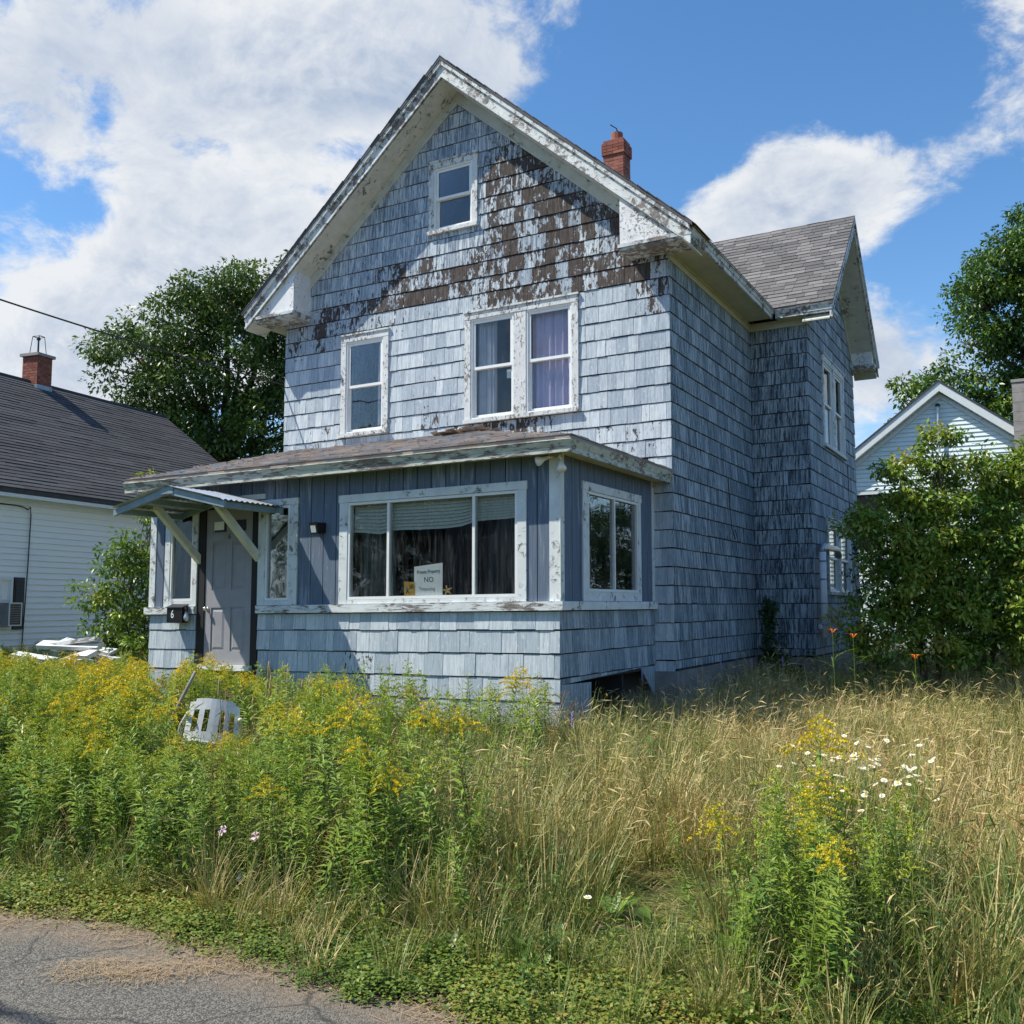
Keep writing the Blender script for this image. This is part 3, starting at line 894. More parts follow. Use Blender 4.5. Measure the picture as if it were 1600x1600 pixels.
# chimney
def chimney(parent, cx, cy, z0, z1, a, b, corbel=True, seed=1, individual=True):
    core = MB(); core.box(cx - a / 2 + .006, cx + a / 2 - .006, cy - b / 2 + .006, cy + b / 2 - .006, z0, z1 - 0.01)
    co = tag(put('chimney', core.mesh('chimney', 'mortar'), parent), 'red brick chimney stack')
    rg = random.Random(seed); h = 0.067; zz = z0; row = 0
    shared = MB()
    while zz < z1 - 0.03:
        grow = 0.03 if corbel and z1 - 0.40 < zz < z1 - 0.10 else 0.0
        A, B = a / 2 + grow, b / 2 + grow
        for face in range(4):
            ln = 2 * (A if face % 2 == 0 else B); dpt = 0.10
            n = max(2, round(ln / 0.215)); offs = 0 if row % 2 else 0.5
            ed = [0.0] + [min(1, max(0, (i + offs) / n)) for i in range(n + 1)] + [1.0]
            ed = sorted(set(ed))
            for p0, p1 in zip(ed[:-1], ed[1:]):
                if (p1 - p0) * ln < 0.03: continue
                m2 = MB(); cc = (rg.random(), 0, 0); j = rg.uniform(-.003, .004)
                q0, q1 = -ln / 2 + p0 * ln + .005, -ln / 2 + p1 * ln - .005
                if face == 0: bb = (cx + q0, cx + q1, cy - B - j, cy - B + dpt)
                elif face == 2: bb = (cx + q0, cx + q1, cy + B - dpt, cy + B + j)
                elif face == 1: bb = (cx + A - dpt, cx + A + j, cy + max(q0, -B + dpt), cy + min(q1, B - dpt))
                else: bb = (cx - A - j, cx - A + dpt, cy + max(q0, -B + dpt), cy + min(q1, B - dpt))
                if bb[1] - bb[0] < .02 or bb[3] - bb[2] < .02: continue
                tgt = m2 if individual and face in (0, 1) else shared
                tgt.box(bb[0], bb[1], bb[2], bb[3], zz + .005, zz + h - .004, cc)
                if tgt is m2: put('brick', m2.mesh('brick', 'brick'), co)
        zz += h; row += 1
    if shared.f: tag(put('brickwork', shared.mesh('brickwork', 'brick'), co), kind='stuff')
    return co
ch = chimney(house, 3.42, 6.35, 9.4, 11.42, 0.46, 0.40, True, 5)
mb = MB(); mb.lathe((3.44, 6.33, 11.38), (0, 0, 1), [(0, .13), (.22, .125), (.22, .10), (.05, .09)], 12)
put('flue', mb.mesh('flue', 'brick'), ch)
mb = MB(); mb.tube([(3.44, 6.33, 11.55), (3.43, 6.33, 11.72), (3.30, 6.30, 11.82)], .012); mb.tube([(3.50, 6.35, 11.58), (3.43, 6.33, 11.70)], .012)
put('flue_bracket', mb.mesh('flue_bracket', 'black_metal'), ch)

# ---- windows
def frame(mb, mp, u0, u1, z0, z1, o0, o1, t, tz0=None, tz1=None, c=(.5, .5, .5)):
    tz0 = t if tz0 is None else tz0; tz1 = t if tz1 is None else tz1
    mb.box(u0, u0 + t, o0, o1, z0, z1, c, mp=mp); mb.box(u1 - t, u1, o0, o1, z0, z1, c, mp=mp)
    mb.box(u0 + t, u1 - t, o0, o1, z1 - tz1, z1, c, mp=mp); mb.box(u0 + t, u1 - t, o0, o1, z0, z0 + tz0, c, mp=mp)

def pane(win, mp, u0, u1, z0, z1, o, mat='glass'):
    mb = MB(); mb.box(u0, u1, o, o + 0.004, z0, z1, mp=mp)
    hpart('pane', mb, mat, win)

def double_hung(mp, wn, label, cas=0.10, units=1, mullion=0.16, cmat='casing_paint', glass='glass'):
    u0, u1, z0, z1 = wn
    mb = MB()
    mb.box(u0, u0 + cas, 0.0, 0.042, z0 + 0.05, z1 - cas, mp=mp); mb.box(u1 - cas, u1, 0.0, 0.042, z0 + 0.05, z1 - cas, mp=mp)
    mb.box(u0 - 0.005, u1 + 0.005, 0.0, 0.046, z1 - cas, z1, mp=mp)
    mb.box(u0 - 0.015, u1 + 0.015, 0.0, 0.065, z1 + .001, z1 + 0.028, mp=mp)
    for i in range(1, units):
        m = u0 + cas + (u1 - u0 - 2 * cas) * i / units
        mb.box(m - mullion / 2, m + mullion / 2, 0.0, 0.040, z0 + 0.05, z1 - cas, mp=mp)
    win = hpart('window', mb, cmat, label=label)
    mb = MB(); mb.box(u0 - 0.01, u1 + 0.01, -0.05, 0.075, z0 - 0.005, z0 + 0.049, mp=mp)
    hpart('sill', mb, cmat, win)
    inn = (u1 - u0 - 2 * cas - (units - 1) * mullion) / units
    for i in range(units):
        a = u0 + cas + i * (inn + mullion); b = a + inn
        c0, c1 = z0 + 0.05, z1 - cas; mid = (c0 + c1) / 2
        mb = MB(); frame(mb, mp, a, b, c0, c1, -0.06, 0.028, 0.028)
        hpart('window_frame', mb, 'vinyl_white', win)
        mb = MB(); frame(mb, mp, a + .028, b - .028, mid - 0.01, c1 - .028, -0.02, 0.008, 0.042)
        hpart('sash', mb, 'vinyl_white', win)
        pane(win, mp, a + .07, b - .07, mid + 0.03, c1 - .07, -0.008, glass)
        mb = MB(); frame(mb, mp, a + .028, b - .028, c0 + .028, mid + 0.025, -0.055, -0.024, 0.042)
        hpart('sash', mb, 'vinyl_white', win)
        pane(win, mp, a + .07, b - .07, c0 + .07, mid - 0.015, -0.042, glass)
    return win
double_hung(mapF, WIN_D, 'pair of double hung windows above the porch roof', 0.10, 2, 0.20)
double_hung(mapF, WIN_L, 'single double hung window with a flaking white frame')
double_hung(mapF, WIN_A, 'small attic window high in the gable', 0.09)
double_hung(mapBS, WIN_B, 'upper pair of windows in the shaded wing', 0.11, 2, 0.18)
double_hung(mapBS, WIN_BL, 'lower pair of windows in the shaded wing', 0.11, 2, 0.18)

# ---- porch: sheathing, boards, shingled skirt
BAND0, BAND1, PTOP = 1.535, 1.632, 3.235
W_BIG = (3.51, 6.10, 1.64, 2.965)
W_SR = (2.195, 2.845, 1.64, 2.985); W_SL = (0.51, 1.115, 1.64, 2.985)
DOOR = (1.249, 2.072, 0.87, 2.915)
W_SIDE = (-2.31, -0.51, 1.64, 3.0)
pwall = hpart('wall', backing(mapPF, [(PX0, 0.2), (PX1, 0.2), (PX1, PTOP), (PX0, PTOP)],
              [(3.62, 6.0, 1.68, 2.87), (2.30, 2.73, 1.68, 2.91), (0.60, 1.04, 1.68, 2.91), (1.12, 2.195, 0.86, 2.93)], 0.09), 'sheathing',
              label='porch wall of blue vertical boards over a shingled skirt')
swall = hpart('wall', backing(mapPS, [(YP, 0.75), (0, 0.75), (0, PTOP), (YP, PTOP)], [(-2.16, -0.60, 1.74, 2.90)], 0.09), 'sheathing',
              label='narrow end wall of the porch with vertical boards')
hpart('wall', backing(mapPL, [(YP, 0.2), (0, 0.2), (0, PTOP), (YP, PTOP)], [], 0.09), 'board_paint', label='far end wall of the porch')
rg = random.Random(21)
def boards(mp, wall, u0, u1, z0, z1, holes, start, step):
    u = start
    while u < u1:
        a, b = max(u + 0.006, u0), min(u + step - 0.006, u1)
        if b - a > 0.015:
            rects = [(a, b, z0, z1)]
            for h in holes: rects = minus(rects, h)
            mb = MB(); cc = (rg.random(), rg.random(), rg.random()); t = 0.014 + rg.uniform(-.001, .001)
            for r in rects:
                if r[1] - r[0] > 0.01 and r[3] - r[2] > 0.01:
                    mb.box(r[0], r[1], 0.001, t, r[2], r[3], cc, mp=mp)
            if mb.f: hpart('board', mb, 'board_paint', wall)
        u += step
boards(mapPF, pwall, PX0 + 0.09, PX1 - 0.11, BAND1, PTOP, [W_BIG, W_SR, W_SL, (1.11, 2.20, 0.8, 2.985)], 0.275, 0.1985)
boards(mapPS, swall, YP + 0.10, -0.09, BAND1, PTOP, [W_SIDE], -2.785, 0.211)
SK = [0.30, 0.56, 0.815, 1.075, 1.33, BAND0 + 0.002]
wear_skirt = lambda u, v: 0.12 + 0.38 * ell(u, v, 3.6, 0.75, 0.6, 0.25) + 0.25 * ell(u, v, 4.0, 1.0, 0.3, 0.2)
shingle_wall(pwall, mapPF, [(PX0, 0.3), (PX1 + 0.01, 0.3), (PX1 + 0.01, BAND0), (PX0, BAND0)], [(1.11, 2.20, 0.2, BAND0 + 0.1)], SK, wear_skirt, 0.3, 31, width=(0.11, 0.30))
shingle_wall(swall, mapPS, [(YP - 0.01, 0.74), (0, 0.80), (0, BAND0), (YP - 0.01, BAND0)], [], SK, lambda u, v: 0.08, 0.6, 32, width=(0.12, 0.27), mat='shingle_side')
# cut corners beside the crawl space opening under the porch end
mb = MB()
mb.prism([mapPS(u, 0.0, z) for u, z in [(YP, 0.2), (-2.1, 0.2), (-2.1, 0.72), (YP, 0.74)]], [mapPS(u, 0.02, z) for u, z in [(YP, 0.2), (-2.1, 0.2), (-2.1, 0.72), (YP, 0.74)]], (.1, .5, .5))
mb.prism([mapPS(u, 0.0, z) for u, z in [(0.0, 0.35), (0.0, 0.79), (-0.55, 0.79)]], [mapPS(u, 0.02, z) for u, z in [(0.0, 0.35), (0.0, 0.79), (-0.55, 0.79)]], (.1, .5, .5))
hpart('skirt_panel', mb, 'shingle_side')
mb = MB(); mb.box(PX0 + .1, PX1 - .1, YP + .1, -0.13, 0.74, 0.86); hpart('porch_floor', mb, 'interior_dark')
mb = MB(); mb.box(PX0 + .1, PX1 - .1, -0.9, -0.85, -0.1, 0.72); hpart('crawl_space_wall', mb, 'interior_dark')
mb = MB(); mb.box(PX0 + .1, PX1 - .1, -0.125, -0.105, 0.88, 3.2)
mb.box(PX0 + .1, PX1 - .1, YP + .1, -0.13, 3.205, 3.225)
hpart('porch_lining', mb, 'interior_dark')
# sill band
mb = MB()
mb.box(0.165, 1.112, 0.0, 0.062, BAND0, BAND1, mp=mapPF); mb.box(2.2, PX1 + 0.066, 0.0, 0.062, BAND0, BAND1, mp=mapPF)
hpart('sill_band', mb, 'sill_paint', label='long weathered ledge below the porch windows')
mb = MB(); mb.box(YP - 0.001, 0.03, 0.001, 0.066, BAND0 + .001, BAND1 - .001, mp=mapPS)
hpart('sill_band', mb, 'porch_trim')
# corner posts
mb = MB(); mb.box(PX1 - 0.108, PX1 + 0.022, 0.001, 0.024, BAND1 + .001, PTOP, mp=mapPF); mb.box(YP + .0, YP + 0.085, 0.001, 0.022, BAND1 + .001, PTOP, mp=mapPS)
hpart('corner_board', mb, 'porch_trim')
mb = MB(); mb.box(PX0 - 0.022, PX0 + 0.088, 0.001, 0.024, BAND1 + .001, PTOP, mp=mapPF); mb.box(YP, 0, 0.001, 0.02, BAND1, PTOP, mp=mapPL)
hpart('corner_board', mb, 'porch_trim')
mb = MB(); mb.box(-0.088, -0.002, 0.001, 0.024, BAND1 + .001, PTOP, mp=mapPS)
hpart('corner_board', mb, 'porch_trim')

def fixed_window(mp, wn, gl, label, mulls=(), cas_l=True, glass='glass_dirty', deep=0.0):
    """wn: outer edge of the casing, gl: outer edge of the sash"""
    u0, u1, z0, z1 = wn; a, b, c, d = gl
    mb = MB()
    mb.box(u0 - .012, u1 + .012, 0.001, 0.036, d + 0.004, z1, mp=mp)
    mb.box(u0, a - .002, 0.001, 0.03, z0 - 0.004, d + 0.003, mp=mp); mb.box(b + .002, u1, 0.001, 0.03, z0 - 0.004, d + 0.003, mp=mp)
    mb.box(a - .001, b + .001, 0.001, 0.028, z0 - 0.004, c - 0.002, mp=mp)
    win = hpart('window', mb, 'porch_trim', label=label)
    mb = MB(); frame(mb, mp, a, b, c, d, -0.05, 0.022, 0.032)
    for m in mulls: mb.box(m - 0.017, m + 0.017, -0.045, 0.019, c + .032, d - .032, mp=mp)
    hpart('sash', mb, 'vinyl_white', win)
    ed = [a + .03] + [q for m in mulls for q in (m - .015, m + .015)] + [b - .03]
    for i in range(0, len(ed), 2): pane(win, mp, ed[i], ed[i + 1], c + .03, d - .03, -0.012, glass)
    return win
fixed_window(mapPF, W_BIG, (3.635, 5.987, 1.69, 2.868), 'wide three pane porch window', (4.235, 5.42))
fixed_window(mapPF, W_SR, (2.315, 2.715, 1.695, 2.90), 'narrow sidelight window right of the door', glass='glass')
fixed_window(mapPF, W_SL, (0.605, 1.035, 1.71, 2.915), 'narrow sidelight window left of the door', glass='glass')
fixed_window(mapPS, W_SIDE, (-2.16, -0.60, 1.745, 2.90), 'two pane window in the porch end wall', (-1.36,), glass='glass')

# door
x0, x1, z0, z1 = DOOR
mb = MB()
mb.box(x0, x1, -0.06, -0.020, z0, z1, mp=mapPF)
door = hpart('door', mb, 'door_grey', label='grey panelled front door numbered 6')
cx_ = (x0 + x1) / 2
mb = MB()
mb.box(x0, x0 + .115, -.0195, -.006, z0, z1, mp=mapPF); mb.box(x1 - .115, x1, -.0195, -.006, z0, z1, mp=mapPF); [mb.box(cx_ - .05, cx_ + .05, -.0195, -.006, a_ + .0005, b_ - .0005, mp=mapPF) for a_, b_ in ((z0 + .175, z0 + .745), (z0 + .975, z0 + 1.615), (z0 + 1.72, z1 - .13))]
for a, b in ((z0, z0 + .175), (z0 + .745, z0 + .975), (z0 + 1.615, z0 + 1.72), (z1 - .13, z1)):
    mb.box(x0 + .1155, x1 - .1155, -.0195, -.006, a, b, mp=mapPF)
hpart('door_stiles', mb, 'door_grey', door)
for ua, ub in ((x0 + .135, cx_ - .07), (cx_ + .07, x1 - .135)):
    for za, zb in ((z0 + .20, z0 + .72), (z0 + 1.0, z0 + 1.59)):
        mb = MB()
        a = [(ua, za), (ub, za), (ub, zb), (ua, zb)]; i = .03
        b = [(ua + i, za + i), (ub - i, za + i), (ub - i, zb - i), (ua + i, zb - i)]
        mb.prism([mapPF(u, -.0195, v) for u, v in a], [mapPF(u, -.009, v) for u, v in b])
        hpart('door_panel', mb, 'door_grey', door)
    mb = MB(); mb.box(ua, ub, -.0195, -.014, z0 + 1.745, z1 - .155, mp=mapPF)
    hpart('door_light', mb, 'shutter_black', door)
mb = MB(); mb.lathe(mapPF(x0 + .055, -.006, 1.60), (0, -1, 0), [(0, .028), (.01, .028), (.012, .012), (.035, .012), (.04, .026), (.06, .03), (.075, .018)], 12)
hpart('door_knob', mb, 'brass', door, smooth=True)
mb = MB(); mb.box(x0 + .125, x0 + .30, -.0135, -.012, z1 - .275, z1 - .16, mp=mapPF)
hpart('door_notice', mb, 'paper', door)
mb = MB(); mb.box(1.118, 1.244, -.07, .010, .55, 3.0, mp=mapPF); mb.box(2.077, 2.194, -.07, .010, .55, 3.0, mp=mapPF); mb.box(1.245, 2.076, -.07, .008, 2.925, 3.0, mp=mapPF)
hpart('door_jamb', mb, 'jamb_black')
mb = MB(); mb.box(1.0, 2.30, 0.001, 0.034, 3.002, 3.07, mp=mapPF); hpart('door_head', mb, 'brace_cream')
mb = MB(); mb.box(1.20, 2.12, -.1, .06, .80, .868, mp=mapPF); hpart('threshold', mb, 'vinyl_white')
mb = MB()
for i, (a, b) in enumerate(((0.30, 0.62), (0.02, 0.44), )):
    mb.box(1.0, 2.35, 0.03 + 0.3 * i, 0.33 + 0.3 * i, a, b + .12 - .06, mp=mapPF)
hpart('doorstep', mb, 'deck_grey')

# porch roof: shed with a hip at the right hand end
EZ, RZ = 3.375, 4.19
XE0, XE1, YE = -0.03, 6.765, -3.175
hx = XE1 + YE
mb = MB()
fp = [(XE0, YE, EZ), (XE1, YE, EZ), (hx, 0.0, RZ), (XE0, 0.0, RZ)]
mb.prism([(a, b, c_ - 0.03) for a, b, c_ in fp], fp, (.3, 0, 0))
sp = [(XE1, YE, EZ), (XE1, 0.0, EZ + 0.02), (hx, 0.0, RZ)]
mb.prism([(a, b, c_ - 0.03) for a, b, c_ in sp], sp, (.3, 0, 0))
proof = hpart('roof', mb, 'porch_roof', label='low porch roof of faded curling shingles')
kk = (RZ - EZ) / (-YE); ll = math.hypot(1, kk)
tb = roof_tabs((0, YE - .012, EZ + .003), (1, 0, 0), (0, 1, kk), (0, -kk, 1), [(XE0 - .01, 0), (XE1 + .01, 0), (hx, -YE * ll), (XE0 - .01, -YE * ll)], 0.13, 0.26, 13, 0.007, 0.025)
tag(hpart('shingle_courses', tb, 'porch_roof', proof), kind='stuff')
tb = roof_tabs((XE1 + .012, 0, EZ + .003), (0, -1, 0), (-1, 0, kk), (kk, 0, 1), [(0, 0), (-YE + .01, 0), (0, -YE * ll)], 0.13, 0.26, 14, 0.007, 0.02)
tag(hpart('shingle_courses', tb, 'porch_roof', proof), kind='stuff')
rg = random.Random(77)
mb = MB()                                            # curled tabs where the roof meets the wall
for i in range(26):
    u = 3.1 + rg.random() * 1.6; y = -0.05 - rg.random() * 0.45
    zz = EZ + kk * (y - YE)
    if u > hx + (-y): zz = EZ + kk * (XE1 - u)
    l = rg.uniform(.10, .24); wv = rg.uniform(.10, .2); up = rg.uniform(.02, .08)
    mb.poly([(u, y, zz + .02), (u + l, y, zz + .02), (u + l, y - wv * .5, zz + .03), (u, y - wv * .5, zz + .03)], (rg.random() * .4, 0, 0))
    mb.poly([(u, y - wv * .5, zz + .03), (u + l, y - wv * .5, zz + .03), (u + l, y - wv, zz + up), (u, y - wv, zz + up * .8)], (rg.random() * .4, 0, 0))
tag(hpart('curled_shingles', mb, 'porch_roof', proof), kind='stuff')
# porch eaves
mb = MB(); mb.box(XE0 + .03, XE1 - .03, YE + .03, YP - .001, PTOP, PTOP + .02); mb.box(PX1 + .001, XE1 - .03, YP, -.002, PTOP, PTOP + .02)
hpart('soffit', mb, 'eave_soffit')
mb = MB(); mb.box(XE0 + .005, XE1 - .002, YE + .004, YE + .029, PTOP - .035, EZ - .034)
mb.prism([(XE0, YE - .002, PTOP + .03), (XE0, YE + .003, PTOP + .03), (XE0, YE + .003, EZ - .032), (XE0, YE - .035, EZ - .045)],
         [(XE1, YE - .002, PTOP + .03), (XE1, YE + .003, PTOP + .03), (XE1, YE + .003, EZ - .032), (XE1 + .035, YE - .035, EZ - .045)])
hpart('fascia', mb, 'eave_paint', label='cracked and flaking eaves board of the porch')
mb = MB(); mb.box(XE1 - .029, XE1 - .004, YE + .03, -.002, PTOP - .035, EZ - .034)
mb.prism([(XE1 - .003, YE + .003, PTOP + .03), (XE1 + .002, YE + .003, PTOP + .03), (XE1 + .035, YE - .035, EZ - .045), (XE1 - .003, YE + .003, EZ - .032)],
         [(XE1 - .003, -.002, PTOP + .03), (XE1 + .002, -.002, PTOP + .03), (XE1 + .035, -.002, EZ - .025), (XE1 - .003, -.002, EZ - .012)])
hpart('fascia', mb, 'eave_paint')

# door canopy
CX, CY0, CY1 = 1.67, -3.95, YP - .03
can = MB()
CZ, CE, HW = 3.05, 2.83, 0.90
n = 12
for s in (-1, 1):
    pts_t = []
    for i in range(n * 4 + 1):
        t = i / (n * 4)
        wob = 0.010 * math.cos(2 * math.pi * t * n)
        pts_t.append((CY0 - .04 + (CY1 - CY0 + .04) * t, wob))
    for (ya, wa), (yb, wb) in zip(pts_t[:-1], pts_t[1:]):
        can.poly([(CX, ya, CZ + .055 + wa), (CX, yb, CZ + .055 + wb), (CX + s * (HW + .03), yb, CE + .055 + wb), (CX + s * (HW + .03), ya, CE + .055 + wa)])
canopy = hpart('door_canopy', can, 'galvanised', label='small gabled canopy of corrugated metal on cream braces')
for s in (-1, 1):
    for y in (CY0, CY1 - .05):
        mb = MB()
        pl = [(CX, CZ + .04), (CX + s * (HW + .05), CE + .03), (CX + s * (HW + .05), CE - .045), (CX, CZ - .045)]
        mb.prism([(u, y, z) for u, z in pl], [(u, y + .04, z) for u, z in pl])
        hpart('rafter', mb, 'canopy_blue', canopy)
    for t in (0.42, 0.9):
        u, z = CX + s * HW * t, CZ + (CE - CZ) * t
        mb = MB(); mb.box(u - .045, u + .045, CY0 + .041, CY1 - .051, z - .05, z + .02)
        hpart('purlin', mb, 'canopy_blue', canopy)
mb = MB(); mb.box(CX - .11, CX + .11, CY0 - .012, CY0 - .001, CZ - .045, CZ + .04); hpart('gusset', mb, 'canopy_blue', canopy)
for u in (1.135, 2.175):
    mb = MB(); mb.prism([(u - .035, YP - .012, 2.20), (u + .035, YP - .012, 2.20), (u + .035, YP - .012, 2.32), (u - .035, YP - .012, 2.32)],
                        [(u - .035, -3.66, 2.86), (u + .035, -3.66, 2.86), (u + .035, -3.66, 2.98), (u - .035, -3.66, 2.98)])
    hpart('brace', mb, 'brace_cream', canopy)

# ---- lay the shingles: the 300 that show largest one by one, the rest of each wall together
SHINGLES.sort(key=lambda r: -r[0])
for rec in SHINGLES[:300]:
    mb = MB(); add_shingle(mb, rec)
    hpart('shingle', mb, rec[8], rec[1])
rest = {}
for rec in SHINGLES[300:]:
    mb = rest.setdefault((rec[1].name, rec[8]), (MB(), rec[1], rec[8]))[0]
    add_shingle(mb, rec)
for mb, wl, mt in rest.values():
    o = put('shingle_courses', mb.mesh('shingle_courses', mt, tilt=True), wl)
    tag(o, kind='stuff')

# ------------------------------------------------------------------ things fixed to or standing in the house
def thing(name, mb, mats, label, cat, group=None, smooth=False, loc=None, tilt=False):
    me = mb.mesh(name, mats, smooth=smooth, tilt=tilt, move=loc)
    o = put(name, me, None, loc)
    return tag(o, label, cat, group)

def text(name, s, size, loc, rot, mat, parent=None, ext=0.0008, shear=0.0, sx=1.0):
    cu = bpy.data.curves.new(name, 'FONT')
    cu.body = s; cu.size = size; cu.extrude = ext; cu.align_x = 'CENTER'; cu.align_y = 'CENTER'; cu.shear = shear
    cu.resolution_u = 3
    cu.materials.append(MATS[mat])
    tmp = bpy.data.objects.new(name, cu)
    me = bpy.data.meshes.new_from_object(tmp)
    bpy.data.objects.remove(tmp); bpy.data.curves.remove(cu)
    me.name = name
    o = bpy.data.objects.new(name, me)
    o.location = loc; o.rotation_euler = rot; o.scale = (sx, 1, 1)
    col.objects.link(o)
    if parent:
        o.parent = parent
        o.matrix_parent_inverse = WORLD_OF[parent.name].inverted()
    return o
FACE = (math.pi / 2, 0, 0)
dz = lambda x: SHEAR * (x - 6.763)
text('house_number', '6', 0.11, (cx_, YP + .0045, 2.545 + dz(cx_)), FACE, 'ink', door)

# mailbox
mx0, mx1, mz0, mz1 = 0.735, 1.02, 1.35, 1.56
mb = MB(); mb.prism([(mx0, YP - .063, mz0), (mx1, YP - .063, mz0), (mx1, YP - .063, mz1 + .03), (mx0, YP - .063, mz1 + .03)],
                    [(mx0, YP - .17, mz0), (mx1, YP - .17, mz0), (mx1, YP - .17, mz1 - .01), (mx0, YP - .17, mz1 - .01)])
mail = thing('mailbox', mb, 'black_metal', 'black metal mailbox with a white 6 left of the door', 'mailbox', loc=(0.88, YP - .11, mz0))
mb = MB(); mb.prism([(mx0 - .012, YP - .060, mz1 + .032), (mx1 + .012, YP - .060, mz1 + .032), (mx1 + .012, YP - .060, mz1 + .04), (mx0 - .012, YP - .060, mz1 + .04)],
                    [(mx0 - .012, YP - .185, mz1 - .012), (mx1 + .012, YP - .185, mz1 - .012), (mx1 + .012, YP - .185, mz1 - .004), (mx0 - .012, YP - .185, mz1 - .004)])
put('lid', mb.mesh('lid', 'black_metal'), mail)
text('number', '6', 0.155, (0.84, YP - .1715, 1.46), FACE, 'number_white', mail, sx=0.8)
# bare bulb hanging beside the mailbox
mb = MB(); mb.lathe((1.045, YP - .13, 1.56), (0.1, 0, -1), [(0, .012), (.04, .018), (.06, .02)], 10)
bulb = thing('hanging_bulb', mb, 'dock_brown', 'clear light bulb hanging beside the black mailbox', 'light bulb', loc=(1.045, YP - .13, 1.56))
mb = MB(); mb.lathe((1.051, YP - .13, 1.50), (0.1, 0, -1), [(0, .016), (.03, .022), (.07, .037), (.10, .036), (.125, .02), (.13, .004)], 12)
put('glass_bulb', mb.mesh('glass_bulb', 'galvanised', smooth=True), bulb)
# wall lamp
mb = MB(); mb.box(3.17, 3.29, YP - .05, YP - .015, 2.47, 2.60)
lamp = thing('wall_lamp', mb, 'black_metal', 'small black lamp on the blue boards beside the wide window', 'wall lamp', loc=(3.23, YP - .03, 2.53))
mb = MB(); mb.prism([(3.16, YP - .05, 2.60), (3.28, YP - .05, 2.60), (3.28, YP - .05, 2.50), (3.16, YP - .05, 2.50)],
                    [(3.15, YP - .17, 2.60), (3.27, YP - .17, 2.60), (3.27, YP - .14, 2.46), (3.15, YP - .14, 2.46)])
put('head', mb.mesh('head', 'black_metal'), lamp)
mb = MB(); mb.poly([(3.17, YP - .172, 2.56), (3.25, YP - .172, 2.56), (3.25, YP - .148, 2.475), (3.17, YP - .148, 2.475)])
put('lens', mb.mesh('lens', 'vinyl_white'), lamp)
# twin floodlight under the porch eaves
mb = MB(); mb.box(PX1 - .05, PX1 + .05, YP - .12, YP - .03, 3.19, 3.232)
fl = thing('floodlight', mb, 'weathered_wood', 'twin floodlight with two white bulbs under the porch corner', 'floodlight', loc=(PX1, YP - .07, 3.21))
for d, px in (((-0.75, -0.5, -0.35), PX1 - .04), ((0.25, -0.25, -0.75), PX1 + .045)):
    mb = MB(); v = Vector(d).normalized()
    mb.tube([(px, YP - .08, 3.20), tuple(Vector((px, YP - .08, 3.20)) + v * .07)], .018, 8)
    arm = put('socket', mb.mesh('socket', 'pipe_grey'), fl)
    mb = MB(); mb.lathe(tuple(Vector((px, YP - .08, 3.20)) + v * .06), tuple(v), [(0, .02), (.04, .024), (.09, .05), (.12, .055), (.135, .04), (.14, .005)], 14)
    put('bulb', mb.mesh('bulb', 'bulb_white', smooth=True), fl)
mb = MB(); mb.tube([(PX1 + .03, YP - .035, 3.19), (PX1 + .035, YP - .03, 2.9), (PX1 + .03, YP - .028, 2.5), (PX1 + .032, YP - .03, 1.66)], .008, 5)
put('cable', mb.mesh('cable', 'brace_cream'), fl)

# vent pipe on the wing
PP = 7.84
mb = MB(); mb.tube([(PP, 4.36, 1.05), (PP, 4.36, 2.46)], .055, 12)
vp = thing('vent_pipe', mb, 'pipe_grey', 'jointed pale vent pipe climbing the shaded wing wall', 'vent pipe', loc=(PP, 4.36, 1.05), smooth=True)
mb = MB(); mb.tube([(PP, 4.36, 2.461), (PP, 4.40, 2.53), (PP, 4.50, 2.565), (PP, 5.60, 2.56), (PP, 5.72, 2.52), (PP, 5.80, 2.44)], .055, 12)
put('elbow', mb.mesh('elbow', 'galvanised', smooth=True), vp)
mb = MB(); mb.tube([(WB + .02, 4.36, 1.22), (PP - .03, 4.36, 1.22)], .05, 12); put('branch', mb.mesh('branch', 'pipe_grey', smooth=True), vp)
for zz in (1.25, 1.6, 2.0, 2.3):
    mb = MB(); mb.tube([(PP, 4.36, zz), (PP, 4.36, zz + .02)], .059, 12); put('joint_ring', mb.mesh('joint_ring', 'lead_flash', smooth=True), vp)

# cables
def sag(a, b, s, n=16):
    a, b = Vector(a), Vector(b)
    return [a.lerp(b, i / n) - Vector((0, 0, s * 4 * (i / n) * (1 - i / n))) for i in range(n + 1)]
mb = MB(); mb.tube(sag((-3.75, -8.3, 6.95), (-0.03, 0.05, 5.27), 0.16, 30), .014, 5)
thing('service_cable', mb, 'wire_black', 'black overhead cable sagging to the house corner', 'cable', loc=(-0.03, 0.05, 5.27))
mb = MB(); mb.tube([(W + .03, 2.55, 3.55), (W + .035, 2.6, 3.1), (W + .035, 2.68, 2.78), (W + .05, 2.8, 2.62), (W + .04, 2.95, 2.66), (W + .035, 2.85, 2.78)], .007, 5)
thing('loose_wire', mb, 'wire_black', 'black wire ending in a loop on the shaded side wall', 'wire', loc=(W + .03, 2.7, 2.7))
mb = MB(); mb.tube([(WB + .03, 7.45, 4.30), (WB + .03, 7.5, 3.9), (WB + .035, 7.5, 3.45), (WB + .05, 7.55, 3.3)], .007, 5)
thing('dangling_wire', mb, 'wire_black', 'thin wire hanging below the upper windows of the wing', 'wire', loc=(WB + .03, 7.5, 3.8))

